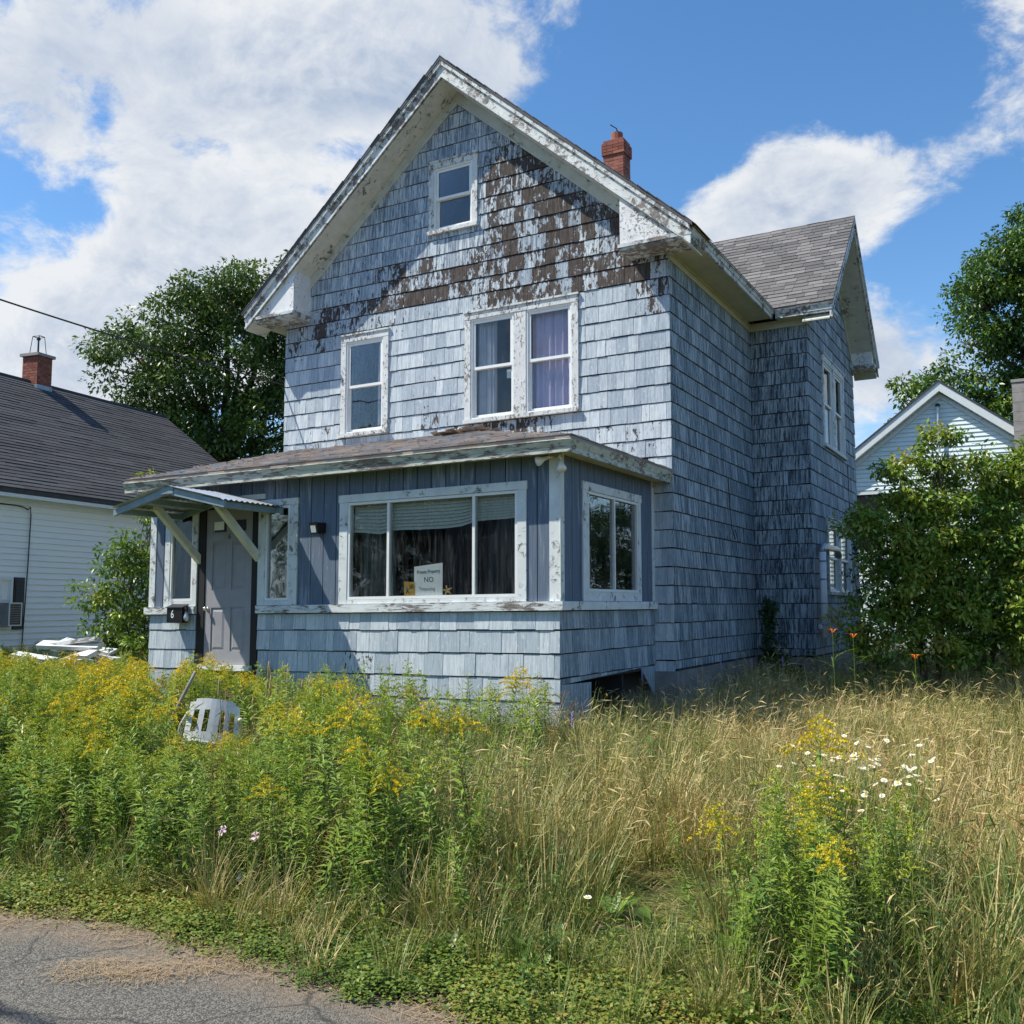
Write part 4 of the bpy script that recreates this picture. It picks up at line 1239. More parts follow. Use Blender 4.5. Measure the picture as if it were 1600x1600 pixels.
# things behind the porch windows
def sheet_sign():
    x0_, x1_, y_ = 4.575, 4.97, YP + 0.040
    z0_, za, zb = 1.70, 2.035, 2.075
    mb = MB(); mb.prism([(x0_, y_, z0_), (x1_, y_, z0_), (x1_, y_, zb), (x0_, y_, za)], [(x0_, y_ + .004, z0_), (x1_, y_ + .004, z0_), (x1_, y_ + .004, zb), (x0_, y_ + .004, za)])
    s = thing('window_sign', mb, 'paper', 'hand lettered Private Property sign inside the wide porch window', 'sign', loc=(4.77, y_, z0_))
    text('lettering', 'Private Property', 0.062, (4.775, y_ - .001, 1.975), (math.pi / 2, -0.05, 0), 'ink', s, shear=.1, sx=.78)
    text('lettering', 'NO', 0.085, (4.78, y_ - .001, 1.88), (math.pi / 2, -0.03, 0), 'ink', s)
    text('lettering', 'Trespassing', 0.06, (4.755, y_ - .001, 1.775), (math.pi / 2, 0, 0), 'ink_faint', s, shear=.1, sx=.8)
sheet_sign()
mb = MB(); mb.prism([(4.44, YP + .035, 1.70), (4.59, YP + .035, 1.70), (4.585, YP + .035, 1.855), (4.435, YP + .035, 1.865)], [(4.44, YP + .04, 1.70), (4.59, YP + .04, 1.70), (4.585, YP + .04, 1.855), (4.435, YP + .04, 1.865)])
cd = thing('warning_card', mb, 'card_yellow', 'amber card with black slanting strokes propped in the wide porch window', 'card', loc=(4.51, YP + .035, 1.70))
for k3 in range(3):
    mb = MB(); mb.prism([(4.505 + k3 * .022, YP + .0335, 1.77 + k3 * .006), (4.513 + k3 * .022, YP + .0335, 1.77 + k3 * .006), (4.545 + k3 * .018, YP + .0335, 1.83), (4.537 + k3 * .018, YP + .0335, 1.83)],
                        [(4.505 + k3 * .022, YP + .0345, 1.77 + k3 * .006), (4.513 + k3 * .022, YP + .0345, 1.77 + k3 * .006), (4.545 + k3 * .018, YP + .0345, 1.83), (4.537 + k3 * .018, YP + .0345, 1.83)])
    put('stroke', mb.mesh('stroke', 'ink'), cd)
mb = MB()
for q0, q1 in (((4.467, 1.725), (4.483, 1.765)), ((4.483, 1.765), (4.478, 1.795)), ((4.480, 1.76), (4.505, 1.728)), ((4.46, 1.775), (4.5, 1.77))):
    mb.tube([(q0[0], YP + .034, q0[1]), (q1[0], YP + .034, q1[1])], .006, 4)
put('figure', mb.mesh('figure', 'ink'), cd)
mb = MB()
for i in range(5):
    a = math.pi / 2 + i * 2 * math.pi / 5 + .2
    c0 = Vector((5.03, YP + .05, 1.755))
    mb.tube([c0, c0 + Vector((math.cos(a) * .075, 0, math.sin(a) * .06))], .018, 6, r1=.005)
thing('starfish', mb, 'starfish', 'small tan starfish on the window ledge beside the sign', 'starfish', loc=(5.03, YP + .05, 1.72), smooth=True)
mb = MB()
rg = random.Random(2)
pts_ = []
for i in range(13):
    u = 3.66 + (5.97 - 3.66) * i / 12
    bot = 2.52 - 0.07 * math.sin(i / 12 * math.pi) * (1 if i < 9 else .3) - (.05 if i < 3 else 0) + .004 * i
    pts_.append((u, bot + rg.uniform(-.006, .006)))
for (ua, ba), (ub, bb_) in zip(pts_[:-1], pts_[1:]):
    N_ = 9
    for j in range(N_):
        za, zb = ba + (2.84 - ba) * j / N_, ba + (2.84 - ba) * (j + 1) / N_
        zc, zd = bb_ + (2.84 - bb_) * j / N_, bb_ + (2.84 - bb_) * (j + 1) / N_
        mb.poly([(ua, YP + .09 - .012, za), (ub, YP + .09 - .012, zc), (ub, YP + .095, zd), (ua, YP + .095, zb)])
thing('window_blind', mb, 'blind_cream', 'sagging cream slatted blind across the top of the wide porch window', 'blind', loc=(4.8, YP + .09, 2.84))
def curtain(u0, u1, z0, z1, y, mat, label, folds=7, amp=.025):
    mb = MB(); n = folds * 6
    q = [(u0 + (u1 - u0) * i / n, y + amp * math.sin(2 * math.pi * folds * i / n) + amp * .4 * math.sin(i * 1.7)) for i in range(n + 1)]
    for (ua, ya), (ub, yb) in zip(q[:-1], q[1:]):
        mb.poly([(ua, ya, z0), (ub, yb, z0), (ub, yb, z1), (ua, ya, z1)])
    return thing('curtain', mb, mat, label, 'curtain', loc=((u0 + u1) / 2, y, z0), smooth=True)
curtain(3.70, 4.02, 4.35, 5.95, .115, 'curtain_pale', 'pale curtain in the left half of the paired upper windows')
curtain(4.62, 5.36, 4.35, 5.95, .125, 'curtain_lilac', 'lilac curtain in the right half of the paired upper windows')
curtain(1.80, 2.06, 4.30, 5.90, .16, 'curtain_pale', 'grey curtain in the single upper window left of the pair')
curtain(3.67, 4.20, 1.66, 2.60, YP + .20, 'sheathing_soft', 'dim curtain behind the narrow left pane of the porch window', 5)
curtain(5.46, 5.96, 1.66, 2.60, YP + .18, 'interior_dark', 'dark curtain behind the right pane of the porch window', 5)
mb = MB(); mb.box(1.25, 1.78, 1.2, 1.25, 4.2, 5.55)
thing('wardrobe_panel', mb, 'wall_pale_blue', 'pale blue panel inside the single upper window', 'panel', loc=(1.5, 1.2, 4.2))
mb = MB(); mb.box(4.20, 4.28, .095, .098, 4.93, 5.06)
thing('pinned_note', mb, 'paper', 'small white note stuck in the paired upper windows', 'note', loc=(4.24, .095, 4.93))
# white lattice inside the porch end window
mb = MB()
for i in range(7):
    for s in (-1, 1):
        a = -2.14 + i * .095; z_0, z_1 = 1.72, 2.46
        b = a + s * .30
        aa, bb2 = max(-2.14, min(-1.72, a)), max(-2.14, min(-1.72, b))
        if abs(bb2 - aa) < .03: continue
        t0, t1 = (aa - a) / (b - a), (bb2 - a) / (b - a)
        mb.tube([(PX1 - .14 - .005 * s, aa, z_0 + (z_1 - z_0) * t0), (PX1 - .14 - .005 * s, bb2, z_0 + (z_1 - z_0) * t1)], .008, 4)
thing('lattice_panel', mb, 'vinyl_white', 'white diamond lattice leaning inside the porch end window', 'lattice', loc=(PX1 - .14, -1.95, 1.72))

# ------------------------------------------------------------------ neighbouring houses
NA = R(8.0)
nb = empty('neighbour_house', (-6.0, -1.0, 0.0), 'white clapboard house with dark roof and red chimney beyond the porch', 'house', rz=NA)
ZE, ZR, OFF, L0, L1 = 3.72, 7.02, 4.1, -9.0, 9.0
def npart(name, mb, mat, parent=None, label=None, kind=None, smooth=False, loc=None):
    o = bpy.data.objects.new(name, mb.mesh(name, mat, smooth=smooth))
    col.objects.link(o); o.parent = parent or nb
    WORLD_OF[o.name] = Matrix.Identity(4)
    return tag(o, label, kind=kind)
mb = MB()                           # local frame: x outwards (towards the weathered house), y along the wall
mb.box(-2 * OFF + .05, -.012, L0, L1, 0, ZE)
pl = [(-.012, ZE), (-OFF, ZR - .28), (-2 * OFF + .05, ZE)]
mb.prism([(x, L0, z) for x, z in pl], [(x, L1, z) for x, z in pl])
nwall = npart('wall', mb, 'siding')
zz, i = 0.35, 0
HOLE = (0.05, 0.62, 1.12, 2.10)
while zz < ZE - .05:
    mb = MB()
    for (a, b, c_, d) in minus([(L0, L1, zz, zz + .1155)], HOLE):
        mb.prism([(-.014, a, c_ + .004), (.020, a, c_ + .004), (-.004, a, d + .003), (-.014, a, d + .003)], [(-.014, b, c_ + .004), (.020, b, c_ + .004), (-.004, b, d + .003), (-.014, b, d + .003)])
    npart('clapboard', mb, 'siding', nwall)
    zz += .1155
mb = MB()
for s in (0, 1):
    e, r_ = (.32 if s == 0 else -2 * OFF - .28), -OFF
    ze = ZE + .02
    pl = [(e, ze), (r_, ZR), (r_, ZR - .09), (e, ze - .09)]
    mb.prism([(x, L0 - .2, z) for x, z in pl], [(x, L1 + .22, z) for x, z in pl], (.4, 0, 0))
nroof = npart('roof', mb, 'dark_roof', label='long roof of dark grey shingles')
ns = (ZR - ZE - .02) / (OFF + .32)
tb = roof_tabs((.33, 0, ZE + .025), (0, 1, 0), (-1, 0, ns), (ns, 0, 1), [(L0 - .2, 0), (L1 + .23, 0), (L1 + .23, math.hypot(OFF + .32, ZR - ZE - .02)), (L0 - .2, math.hypot(OFF + .32, ZR - ZE - .02))], 0.14, 0.9, 15, 0.012, 0, (0.2, 0.8))
npart('shingle_courses', tb, 'dark_roof', nroof, kind='stuff')
mb = MB(); mb.tube([(-OFF, L0 - .2, ZR + .015), (-OFF, L1 + .23, ZR + .015)], .05, 6); npart('ridge_cap', mb, 'dark_roof', nroof)
mb = MB(); mb.box(.29, .318, L0 - .2, L1 + .2, ZE - .14, ZE - .072); mb.box(.002, .288, L0, L1, ZE - .10, ZE - .085); mb.box(.001, .03, L0, L1, ZE - .24, ZE - .102)
npart('eaves_trim', mb, 'trim_pale')
mb = MB(); pl = [(.3, ZE - .07), (-OFF, ZR - .10), (-OFF, ZR - .26), (.3, ZE - .22)]
mb.prism([(x, L1 + .18, z) for x, z in pl], [(x, L1 + .205, z) for x, z in pl]); npart('rake_board', mb, 'trim_pale')
# its chimney
nch = MB(); nch.box(-OFF - .24, -OFF + .24, 4.35, 4.78, ZR - .4, ZR + .70)
npch = npart('chimney', nch, 'mortar', label='red brick chimney with a wire cap frame')
rg = random.Random(8); bm_ = MB()
for row in range(14):
    z0_ = ZR - .25 + row * .067
    if z0_ > ZR + .66: break
    for f in range(2):
        n_ = 3; of = (row % 2) * .5
        for i in range(-1, n_ + 1):
            p0, p1 = max(0, (i + of) / n_), min(1, (i + 1 + of) / n_)
            if p1 - p0 < .05: continue
            cc = (rg.random() * .8, 0, 0)
            if f == 0: bm_.box(-OFF - .245 + .49 * p0 + .004, -OFF - .245 + .49 * p1 - .004, 4.338, 4.40, z0_ + .004, z0_ + .063, cc)
            else: bm_.box(-OFF + .19, -OFF + .252, 4.345 + .44 * p0 + .004, 4.345 + .44 * p1 - .004, z0_ + .004, z0_ + .063, cc)
npart('brickwork', bm_, 'brick', npch, kind='stuff')
mb = MB(); mb.box(-OFF - .30, -OFF + .30, 4.29, 4.84, ZR + .66, ZR + .73); npart('cap', mb, 'cap_concrete', npch)
mb = MB(); mb.box(-OFF - .26, -OFF + .262, 4.33, 4.80, ZR - .28, ZR - .06); npart('flashing', mb, 'lead_flash', npch)
mb = MB()
for dx, dy in ((-.15, -.12), (.15, -.12), (-.15, .12), (.15, .12)):
    mb.tube([(-OFF + dx, 4.565 + dy, ZR + .73), (-OFF + dx * .7, 4.565 + dy * .7, ZR + 1.2)], .011, 4)
q = [(-OFF - .105, 4.48, ZR + 1.2), (-OFF + .105, 4.48, ZR + 1.2), (-OFF + .105, 4.65, ZR + 1.2), (-OFF - .105, 4.65, ZR + 1.2), (-OFF - .105, 4.48, ZR + 1.2)]
mb.tube(q, .011, 4); mb.tube([(-OFF, 4.565, ZR + .73), (-OFF, 4.565, ZR + 1.15)], .02, 5); mb.lathe((-OFF, 4.565, ZR + 1.1), (0, 0, 1), [(0, .02), (.03, .05), (.08, .04), (.1, .005)], 8)
npart('cap_frame', mb, 'black_metal', npch)
# window, shutter and air conditioner
mb = MB(); frame(mb, mapNone := (lambda u, o, z: (o, u, z)), .05, .36, 1.12, 2.10, -.10, .03, .05)
nwin = npart('window', mb, 'vinyl_white')
mb = MB(); frame(mb, mapNone, .10, .31, 1.66, 2.05, -.06, .005, .03); npart('sash', mb, 'vinyl_white', nwin)
mb = MB(); mb.box(-.05, -.046, .12, .29, 1.17, 2.04); npart('pane', mb, 'interior_dark', nwin)
mb = MB(); mb.box(.001, .045, .375, .61, 1.12, 2.10); shut = npart('shutter', mb, 'shutter_black', label='black louvred shutter')
for i in range(15):
    mb = MB(); z0_ = 1.17 + i * .06
    mb.prism([(.046, .40, z0_), (.058, .40, z0_), (.048, .40, z0_ + .05), (.046, .40, z0_ + .05)], [(.046, .585, z0_), (.058, .585, z0_), (.048, .585, z0_ + .05), (.046, .585, z0_ + .05)])
    npart('slat', mb, 'shutter_black', shut)
mb = MB(); mb.box(.0, .32, .02, .30, 1.20, 1.62)
ac = bpy.data.objects.new('air_conditioner', mb.mesh('air_conditioner', 'deck_grey', move=(0, .16, 1.2))); col.objects.link(ac)
ac.matrix_world = Matrix.Translation((-6, -1, 0)) @ Matrix.Rotation(NA, 4, 'Z') @ Matrix.Translation((0, .16, 1.2))
tag(ac, 'grey window air conditioner on the white clapboard house', 'air conditioner')
mb = MB(); frame(mb, mapNone, -.145, .145, -.005, .425, .321, .335, .02); fo = bpy.data.objects.new('front_frame', mb.mesh('front_frame', 'trim_pale')); col.objects.link(fo); fo.parent = ac
for i in range(9):
    mb = MB(); mb.box(.3205, .328, -.12, .12, .03 + i * .042, .045 + i * .042); fo = bpy.data.objects.new('grille_slat', mb.mesh('grille_slat', 'shutter_black')); col.objects.link(fo); fo.parent = ac
mb = MB(); mb.tube([(.04, -3.0, 3.47), (.04, .35, 3.46), (.05, .50, 3.44), (.05, .60, 3.40), (.045, .66, 3.46), (.045, .68, 3.3), (.045, .66, 2.3), (.045, .62, 1.2), (.045, .58, .3)], .012, 5)
wl_ = bpy.data.objects.new('wall_cable', mb.mesh('wall_cable', 'wire_black')); col.objects.link(wl_); wl_.matrix_world = Matrix.Translation((-6, -1, 0)) @ Matrix.Rotation(NA, 4, 'Z')
tag(wl_, 'black cable running down the white clapboard wall', 'cable')

# pale gabled house behind the shrubs
GY = 18.0; GAX, GAZ, GSL = 8.586, 7.97, 0.775
gh = empty('gabled_house', (8.6, 20.0, 0.0), 'pale mint clapboard house with a gable behind the shrubs', 'house')
top = lambda u: GAZ - GSL * abs(u - GAX)
GU0, GU1 = 4.6, 12.6
mb = MB()
pl = [(GU0, 0), (GU1, 0), (GU1, top(GU1) - .25), (GAX, GAZ - .25), (GU0, top(GU0) - .25)]
mb.prism([(u, GY + .02, z) for u, z in pl], [(u, GY + 9, z) for u, z in pl])
gwall = put('wall', mb.mesh('wall', 'siding_mint'), gh)
zz = 2.2
while zz < GAZ - .35:
    mb = MB(); d = zz + .125
    u0_, u1_ = max(GU0, GAX - (GAZ - .25 - zz) / GSL), min(GU1, GAX + (GAZ - .25 - zz) / GSL)
    v0_, v1_ = max(GU0, GAX - (GAZ - .25 - d) / GSL), min(GU1, GAX + (GAZ - .25 - d) / GSL)
    if v1_ > v0_:
        for (a, b) in ((u0_, 6.05), (7.0, u1_)) if 3.1 < zz < 4.9 else ((u0_, u1_),):
            a2, b2 = (max(a, v0_), min(b, v1_))
            mb.prism([(a, GY + .018, zz + .004), (a, GY - .022, zz + .004), (b, GY - .022, zz + .004), (b, GY + .018, zz + .004)], [(a2, GY + .018, d + .003), (a2, GY + .006, d + .003), (b2, GY + .006, d + .003), (b2, GY + .018, d + .003)])
        put('clapboard', mb.mesh('clapboard', 'siding_mint'), gwall)
    zz += .125
for s in (-1, 1):
    e = GAX + s * (GU1 - GU0) / 2 * 1.06
    mb = MB(); pl = [(e, top(e) - .03), (GAX, GAZ - .03), (GAX, GAZ - .30), (e, top(e) - .30)]
    mb.prism([(u, GY - .30, z) for u, z in pl], [(u, GY - .27, z) for u, z in pl]); put('rake_board', mb.mesh('rake_board', 'trim_pale'), gh)
    mb = MB(); pl = [(e, top(e) - .26), (GAX, GAZ - .26), (GAX, GAZ - .29), (e, top(e) - .29)]
    mb.prism([(u, GY - .268, z) for u, z in pl], [(u, GY - .002, z) for u, z in pl]); put('soffit', mb.mesh('soffit', 'trim_pale'), gh)
    mb = MB(); pl = [(e, top(e) - .34), (GAX, GAZ - .34), (GAX, GAZ - .47), (e, top(e) - .47)]
    mb.prism([(u, GY - .05, z) for u, z in pl], [(u, GY - .02, z) for u, z in pl]); put('frieze', mb.mesh('frieze', 'trim_pale'), gh)
    mb = MB(); pl = [(e, top(e) + .02), (GAX, GAZ + .02), (GAX, GAZ - .03), (e, top(e) - .03)]
    mb.prism([(u, GY - .33, z) for u, z in pl], [(u, GY + 9.3, z) for u, z in pl], (.3, 0, 0)); put('roof', mb.mesh('roof', 'dark_roof'), gh)
mb = MB(); frame(mb, lambda u, o, z: (u, GY - o, z), 6.05, 7.0, 3.1, 4.9, -.02, .03, .08); gw = put('window', mb.mesh('window', 'trim_pale'), gh)
mb = MB(); mb.box(6.13, 6.92, GY - .005, GY + .012, 3.18, 4.82); put('pane', mb.mesh('pane', 'black_metal'), gw)
cmb = MB(); cmb.box(10.46, 11.16, GY - .62, GY - .31, 0, 7.58)
gch = put('chimney', cmb.mesh('chimney', 'cap_concrete'), gh); gch['label'] = 'grey concrete block chimney'
for i in range(9):
    mb = MB(); mb.box(10.452, 11.168, GY - .628, GY - .30, 5.2 + i * .27, 5.2 + i * .27 + .262); put('block', mb.mesh('block', 'cap_concrete'), gch)
mb = MB(); mb.box(10.43, 11.19, GY - .65, GY - .28, 7.64, 7.72); put('cap', mb.mesh('cap', 'cap_concrete'), gch)
mb = MB(); mb.tube([(7.55, GY + 3.0, 7.0), (7.55, GY + 3.0, 7.95)], .06, 8); put('vent_stack', mb.mesh('vent_stack', 'black_metal'), gh)
mb = MB(); mb.tube([(8.52, GY - .12, 5.9), (8.52, GY - .12, 7.28)], .035, 8); mb.box(8.49, 8.55, GY - .11, GY - .015, 7.0, 7.04); put('mast', mb.mesh('mast', 'galvanised'), gh)
mb = MB(); mb.lathe((8.52, GY - .12, 7.25), (0, 0, 1), [(0, .06), (.06, .07), (.10, .02)], 8); put('mast_head', mb.mesh('mast_head', 'black_metal'), gh)

# ------------------------------------------------------------------ plants: building blocks
RS = np.random.RandomState(11)
def norm(a): return a / np.maximum(1e-9, np.linalg.norm(a, axis=-1, keepdims=True))

def leaf_quads(P, D, U, L, Wd, C, fold=0.25):
    """lance shaped leaves: base P, direction D, up-ish U, length L, width Wd; 2 quads folded along the midrib"""
    n = len(P)
    D = norm(D); S = norm(np.cross(D, U)); N = np.cross(S, D)
    L = np.asarray(L)[:, None]; Wd = np.asarray(Wd)[:, None]
    mid = P + D * L * 0.5 - N * L * 0.02
    tip = P + D * L - N * L * 0.16
    a = mid + S * Wd * 0.5 + N * Wd * fold; b = mid - S * Wd * 0.5 + N * Wd * fold
    V = np.stack([P, a, tip, b, mid], 1).reshape(-1, 3)
    i = np.arange(n)[:, None] * 5
    F = np.concatenate([i + np.array([[0, 1, 2, 4]]), i + np.array([[0, 4, 2, 3]])], 0)
    return V, F, np.repeat(C, 5)

def ribbons(P, dirs, bend, L, Wd, C, seg=3):
    """curved tapering grass blades as quads"""
    n = len(P)
    side = norm(np.stack([-dirs[:, 1], dirs[:, 0], np.zeros(n)], 1))
    Vs = []
    for s in range(seg + 1):
        t = s / seg
        ang = bend[:, 0] + bend[:, 1] * t
        h = np.cos(ang); r = np.sin(ang)
        if s == 0: pos = P.copy()
        else: pos = pos + (dirs * r[:, None] + np.array([0, 0, 1.0]) * h[:, None]) * (L / seg)[:, None]
        wv = Wd * (1 - t) ** 0.7 if s < seg else Wd * 0.08
        Vs += [pos + side * wv[:, None] * 0.5, pos - side * wv[:, None] * 0.5]
    V = np.stack(Vs, 1).reshape(-1, 3)
    k_ = 2 * (seg + 1)
    i = np.arange(n)[:, None] * k_
    F = np.concatenate([i + np.array([[2 * s, 2 * s + 1, 2 * s + 3, 2 * s + 2]]) for s in range(seg)], 0)
    return V, F, np.repeat(C, k_), pos

class Bag:
    def __init__(self): self.V = []; self.F = []; self.C = []; self.n = 0
    def add(self, V, F, C):
        self.V.append(V); self.F.append(F + self.n); self.C.append(C); self.n += len(V)
    def mesh(self, name, mat, smooth=False):
        return np_mesh(name, np.concatenate(self.V), np.concatenate(self.F), np.concatenate(self.C), mat, smooth)
    def join(self, mb, val):
        """add the quads of an MB"""
        V = np.array(mb.v); F = np.array([f for f in mb.f if len(f) == 4])
        self.add(V, F, np.full(len(V), val))

def scatter(name, pts, rots, scs, vi, tint, sources, kind='stuff'):
    """one object that places small plant meshes at points (geometry nodes)"""
    srcs = bpy.data.collections.new(name + '_sources')
    for i, me in enumerate(sources):
        o = bpy.data.objects.new('%s_source_%02d' % (name, i), me); srcs.objects.link(o)
    me = bpy.data.meshes.new(name)
    me.vertices.add(len(pts)); me.vertices.foreach_set('co', np.asarray(pts, np.float32).ravel())
    for nm, typ, arr, key in (('rot', 'FLOAT_VECTOR', rots, 'vector'), ('sc', 'FLOAT_VECTOR', scs, 'vector'), ('vi', 'INT', vi, 'value'), ('tint', 'FLOAT_COLOR', None, 'color')):
        at = me.attributes.new(nm, typ, 'POINT')
        if nm == 'tint':
            cc = np.ones((len(pts), 4), np.float32); cc[:, :3] = np.asarray(tint)[:, None]; arr = cc
        at.data.foreach_set(key, np.asarray(arr, np.int32 if typ == 'INT' else np.float32).ravel())
    o = put(name, me)
    ng = bpy.data.node_groups.new(name, 'GeometryNodeTree')
    ng.interface.new_socket('Geometry', in_out='INPUT', socket_type='NodeSocketGeometry')
    ng.interface.new_socket('Geometry', in_out='OUTPUT', socket_type='NodeSocketGeometry')
    N = ng.nodes; Lk = ng.links
    gi = N.new('NodeGroupInput'); go = N.new('NodeGroupOutput')
    ci = N.new('GeometryNodeCollectionInfo'); ci.inputs['Collection'].default_value = srcs
    ci.inputs['Separate Children'].default_value = True; ci.inputs['Reset Children'].default_value = True
    ip = N.new('GeometryNodeInstanceOnPoints'); ip.inputs['Pick Instance'].default_value = True
    def na(nm, typ):
        q = N.new('GeometryNodeInputNamedAttribute'); q.data_type = typ; q.inputs['Name'].default_value = nm
        return q.outputs[0]
    Lk.new(gi.outputs[0], ip.inputs['Points']); Lk.new(ci.outputs[0], ip.inputs['Instance'])
    Lk.new(na('vi', 'INT'), ip.inputs['Instance Index'])
    e2r = N.new('FunctionNodeEulerToRotation'); Lk.new(na('rot', 'FLOAT_VECTOR'), e2r.inputs[0])
    Lk.new(e2r.outputs[0], ip.inputs['Rotation']); Lk.new(na('sc', 'FLOAT_VECTOR'), ip.inputs['Scale'])
    Lk.new(ip.outputs[0], go.inputs[0])
    md = o.modifiers.new('scatter', 'NODES'); md.node_group = ng
    o['kind'] = kind
    return o

# grass tufts
def grass_tuft(seed, n=46, h=(0.32, 0.62), lean_=(0.05, 0.55), heads=0.20, spread=0.11, lodged=0.0):
    r = np.random.RandomState(seed)
    a = r.uniform(0, 2 * np.pi, n); rad = spread * np.sqrt(r.uniform(0, 1, n))
    P = np.stack([rad * np.cos(a), rad * np.sin(a), np.zeros(n) - .02], 1)
    b = a + r.normal(0, 0.9, n)
    if lodged: b = r.normal(0.0, 0.55, n)
    dirs = np.stack([np.cos(b), np.sin(b), np.zeros(n)], 1)
    bend = np.stack([r.uniform(*lean_, n) * 0.6 + lodged * .7, r.uniform(0.1, 1.1, n) + lodged * .5], 1)
    L = r.uniform(*h, n); Wd = r.uniform(0.004, 0.0095, n)
    C = r.uniform(0, 1, n)
    bag = Bag()
    V, F, Cc, tips = ribbons(P, dirs, bend, L, Wd, C, 3)
    bag.add(V, F, Cc)
    hs = r.uniform(0, 1, n) < heads
    if hs.any():
        m_ = hs.sum(); d2 = norm(dirs[hs] * 0.7 + np.array([0, 0, 1.0]) * r.uniform(-0.3, 0.9, m_)[:, None])
        V, F, Cc = leaf_quads(tips[hs] - d2 * .05, d2, norm(r.normal(0, 1, (m_, 3))), r.uniform(.06, .12, m_), r.uniform(.005, .010, m_), np.clip(C[hs] + .12, 0, 1), 0.3)
        bag.add(V, F, Cc)
    return bag.mesh('grass_tuft', 'grass')

def goldenrod_mesh(seed, h=1.0, plume=1.0, bud=0.5, single=True, leaves=1.0):
    """returns (stem and leaves mesh, flower head mesh or None)"""
    r = np.random.RandomState(seed)
    n = int(95 * leaves)
    mb = MB(); bx, by = r.normal(0, .05, 2)
    def axis(t): return np.array([bx * t * t + .012 * math.sin(4 * t + seed), by * t * t, h * t])
    mb.tube([axis(t) for t in np.linspace(0, 1, 7)], .0055, 4, r1=.002)
    bag = Bag(); bag.join(mb, .55)
    t = np.linspace(.10, .95, n) + r.uniform(-.01, .01, n)
    P = np.array([axis(q) for q in t])
    a = np.arange(n) * 2.4 + r.uniform(-.8, .8, n)
    up = np.interp(t, [0.1, .5, .95], [-.3, .10, .75]) + r.uniform(-.35, .30, n)
    D = np.stack([np.cos(a), np.sin(a), up], 1)
    L = np.interp(t, [.1, .35, .75, .95], [.08, .135, .115, .06]) * r.uniform(.75, 1.2, n)
    C = np.interp(t, [.1, .5, .9], [.18, .42, .68]) + r.uniform(-.18, .18, n)
    dry = (t < .25) & (r.uniform(0, 1, n) < .4)
    C[dry] = .95
    V, F, Cc = leaf_quads(P, D, np.tile([0, 0, 1.0], (n, 1)), L, L * .21, np.clip(C, 0, 1), .2)
    bag.add(V, F, Cc)
    me = bag.mesh('goldenrod', 'goldenrod_leaf_single' if single else 'goldenrod_leaf')
    if plume <= 0: return me, None
    pb = Bag(); nb_ = int(13 * plume) + 3
    for i in range(nb_):
        tt = .80 + .20 * i / nb_
        p0 = axis(tt); aa = i * 2.4 + r.uniform(-.5, .5)
        ln = (.20 * (1 - i / nb_) + .045) * r.uniform(.75, 1.2) * plume ** .5
        m_ = max(8, int(ln * 260))
        q = r.uniform(.12, 1, m_)
        out = np.stack([np.cos(aa) * q, np.sin(aa) * q, .55 * q - .62 * q * q + .06], 1) * ln
        pp = p0 + out + r.normal(0, .0045, (m_, 3))
        D = np.stack([r.normal(0, .6, m_), r.normal(0, .6, m_), r.uniform(.3, 1, m_)], 1)
        sz = r.uniform(.010, .019, m_)
        V, F, Cc = leaf_quads(pp, D, norm(r.normal(0, 1, (m_, 3))), sz, sz * .75, np.clip(r.normal(1 - bud, .22, m_), 0, 1), .3)
        pb.add(V, F, Cc)
    return me, pb.mesh('flower_head', 'plume')

def in_view(x, y, margin=2.0):
    v = Vector((x, y, 0)) - Vector((CAM.x, CAM.y, 0))
    f = v.x * CF.x + v.y * CF.y; s = v.x * CR.x + v.y * CR.y
    return f > 1.0 and abs(s) < f * 0.545 + margin

def blocked(x, y, m=0.0):
    if PX0 - m < x < PX1 + m and YP - m < y < 0.2: return True
    if -m < x < W + m and -m < y < DEPTH: return True
    if W - m < x < WB + m and D1 - m < y < D2B + m: return True
    return False

def stand(x, y):
    """how thick the goldenrod grows at a spot, 0 to 1"""
    e = 7.35 - 1.15 * (y + 7.3)
    d = 1 / (1 + math.exp((x - e) / 0.35)) if y < -4.4 else 0
    if -4.6 <= y < -2.9 and -4 < x < 7.0: d = max(d, .50 if x < 6.6 else .25)
    if y > -4.4 and x < 2.8: d = max(d, .75)
    if y > -2.9 and x < 0.2: d = .45
    if y < -8.25: d *= max(0, (y + 8.65) / .4)
    # the clump in the right foreground
    d = max(d, 2.2 * math.exp(-(((x - 10.12) / .33) ** 2 + ((y + 7.70) / .62) ** 2)))
    d *= 1 - .95 * min(1, 1.6 * low_patch(x, y))
    return d

def low_patch(x, y):
    return max(math.exp(-(((x - 9.28) / .52) ** 2 + ((y + 7.10) / .48) ** 2)), .9 * math.exp(-(((x - 9.42) / .36) ** 2 + ((y + 7.85) / .50) ** 2)))

def verge(y): return 1.0 if y > -8.75 else max(0.0, (y + 9.05) / .3)

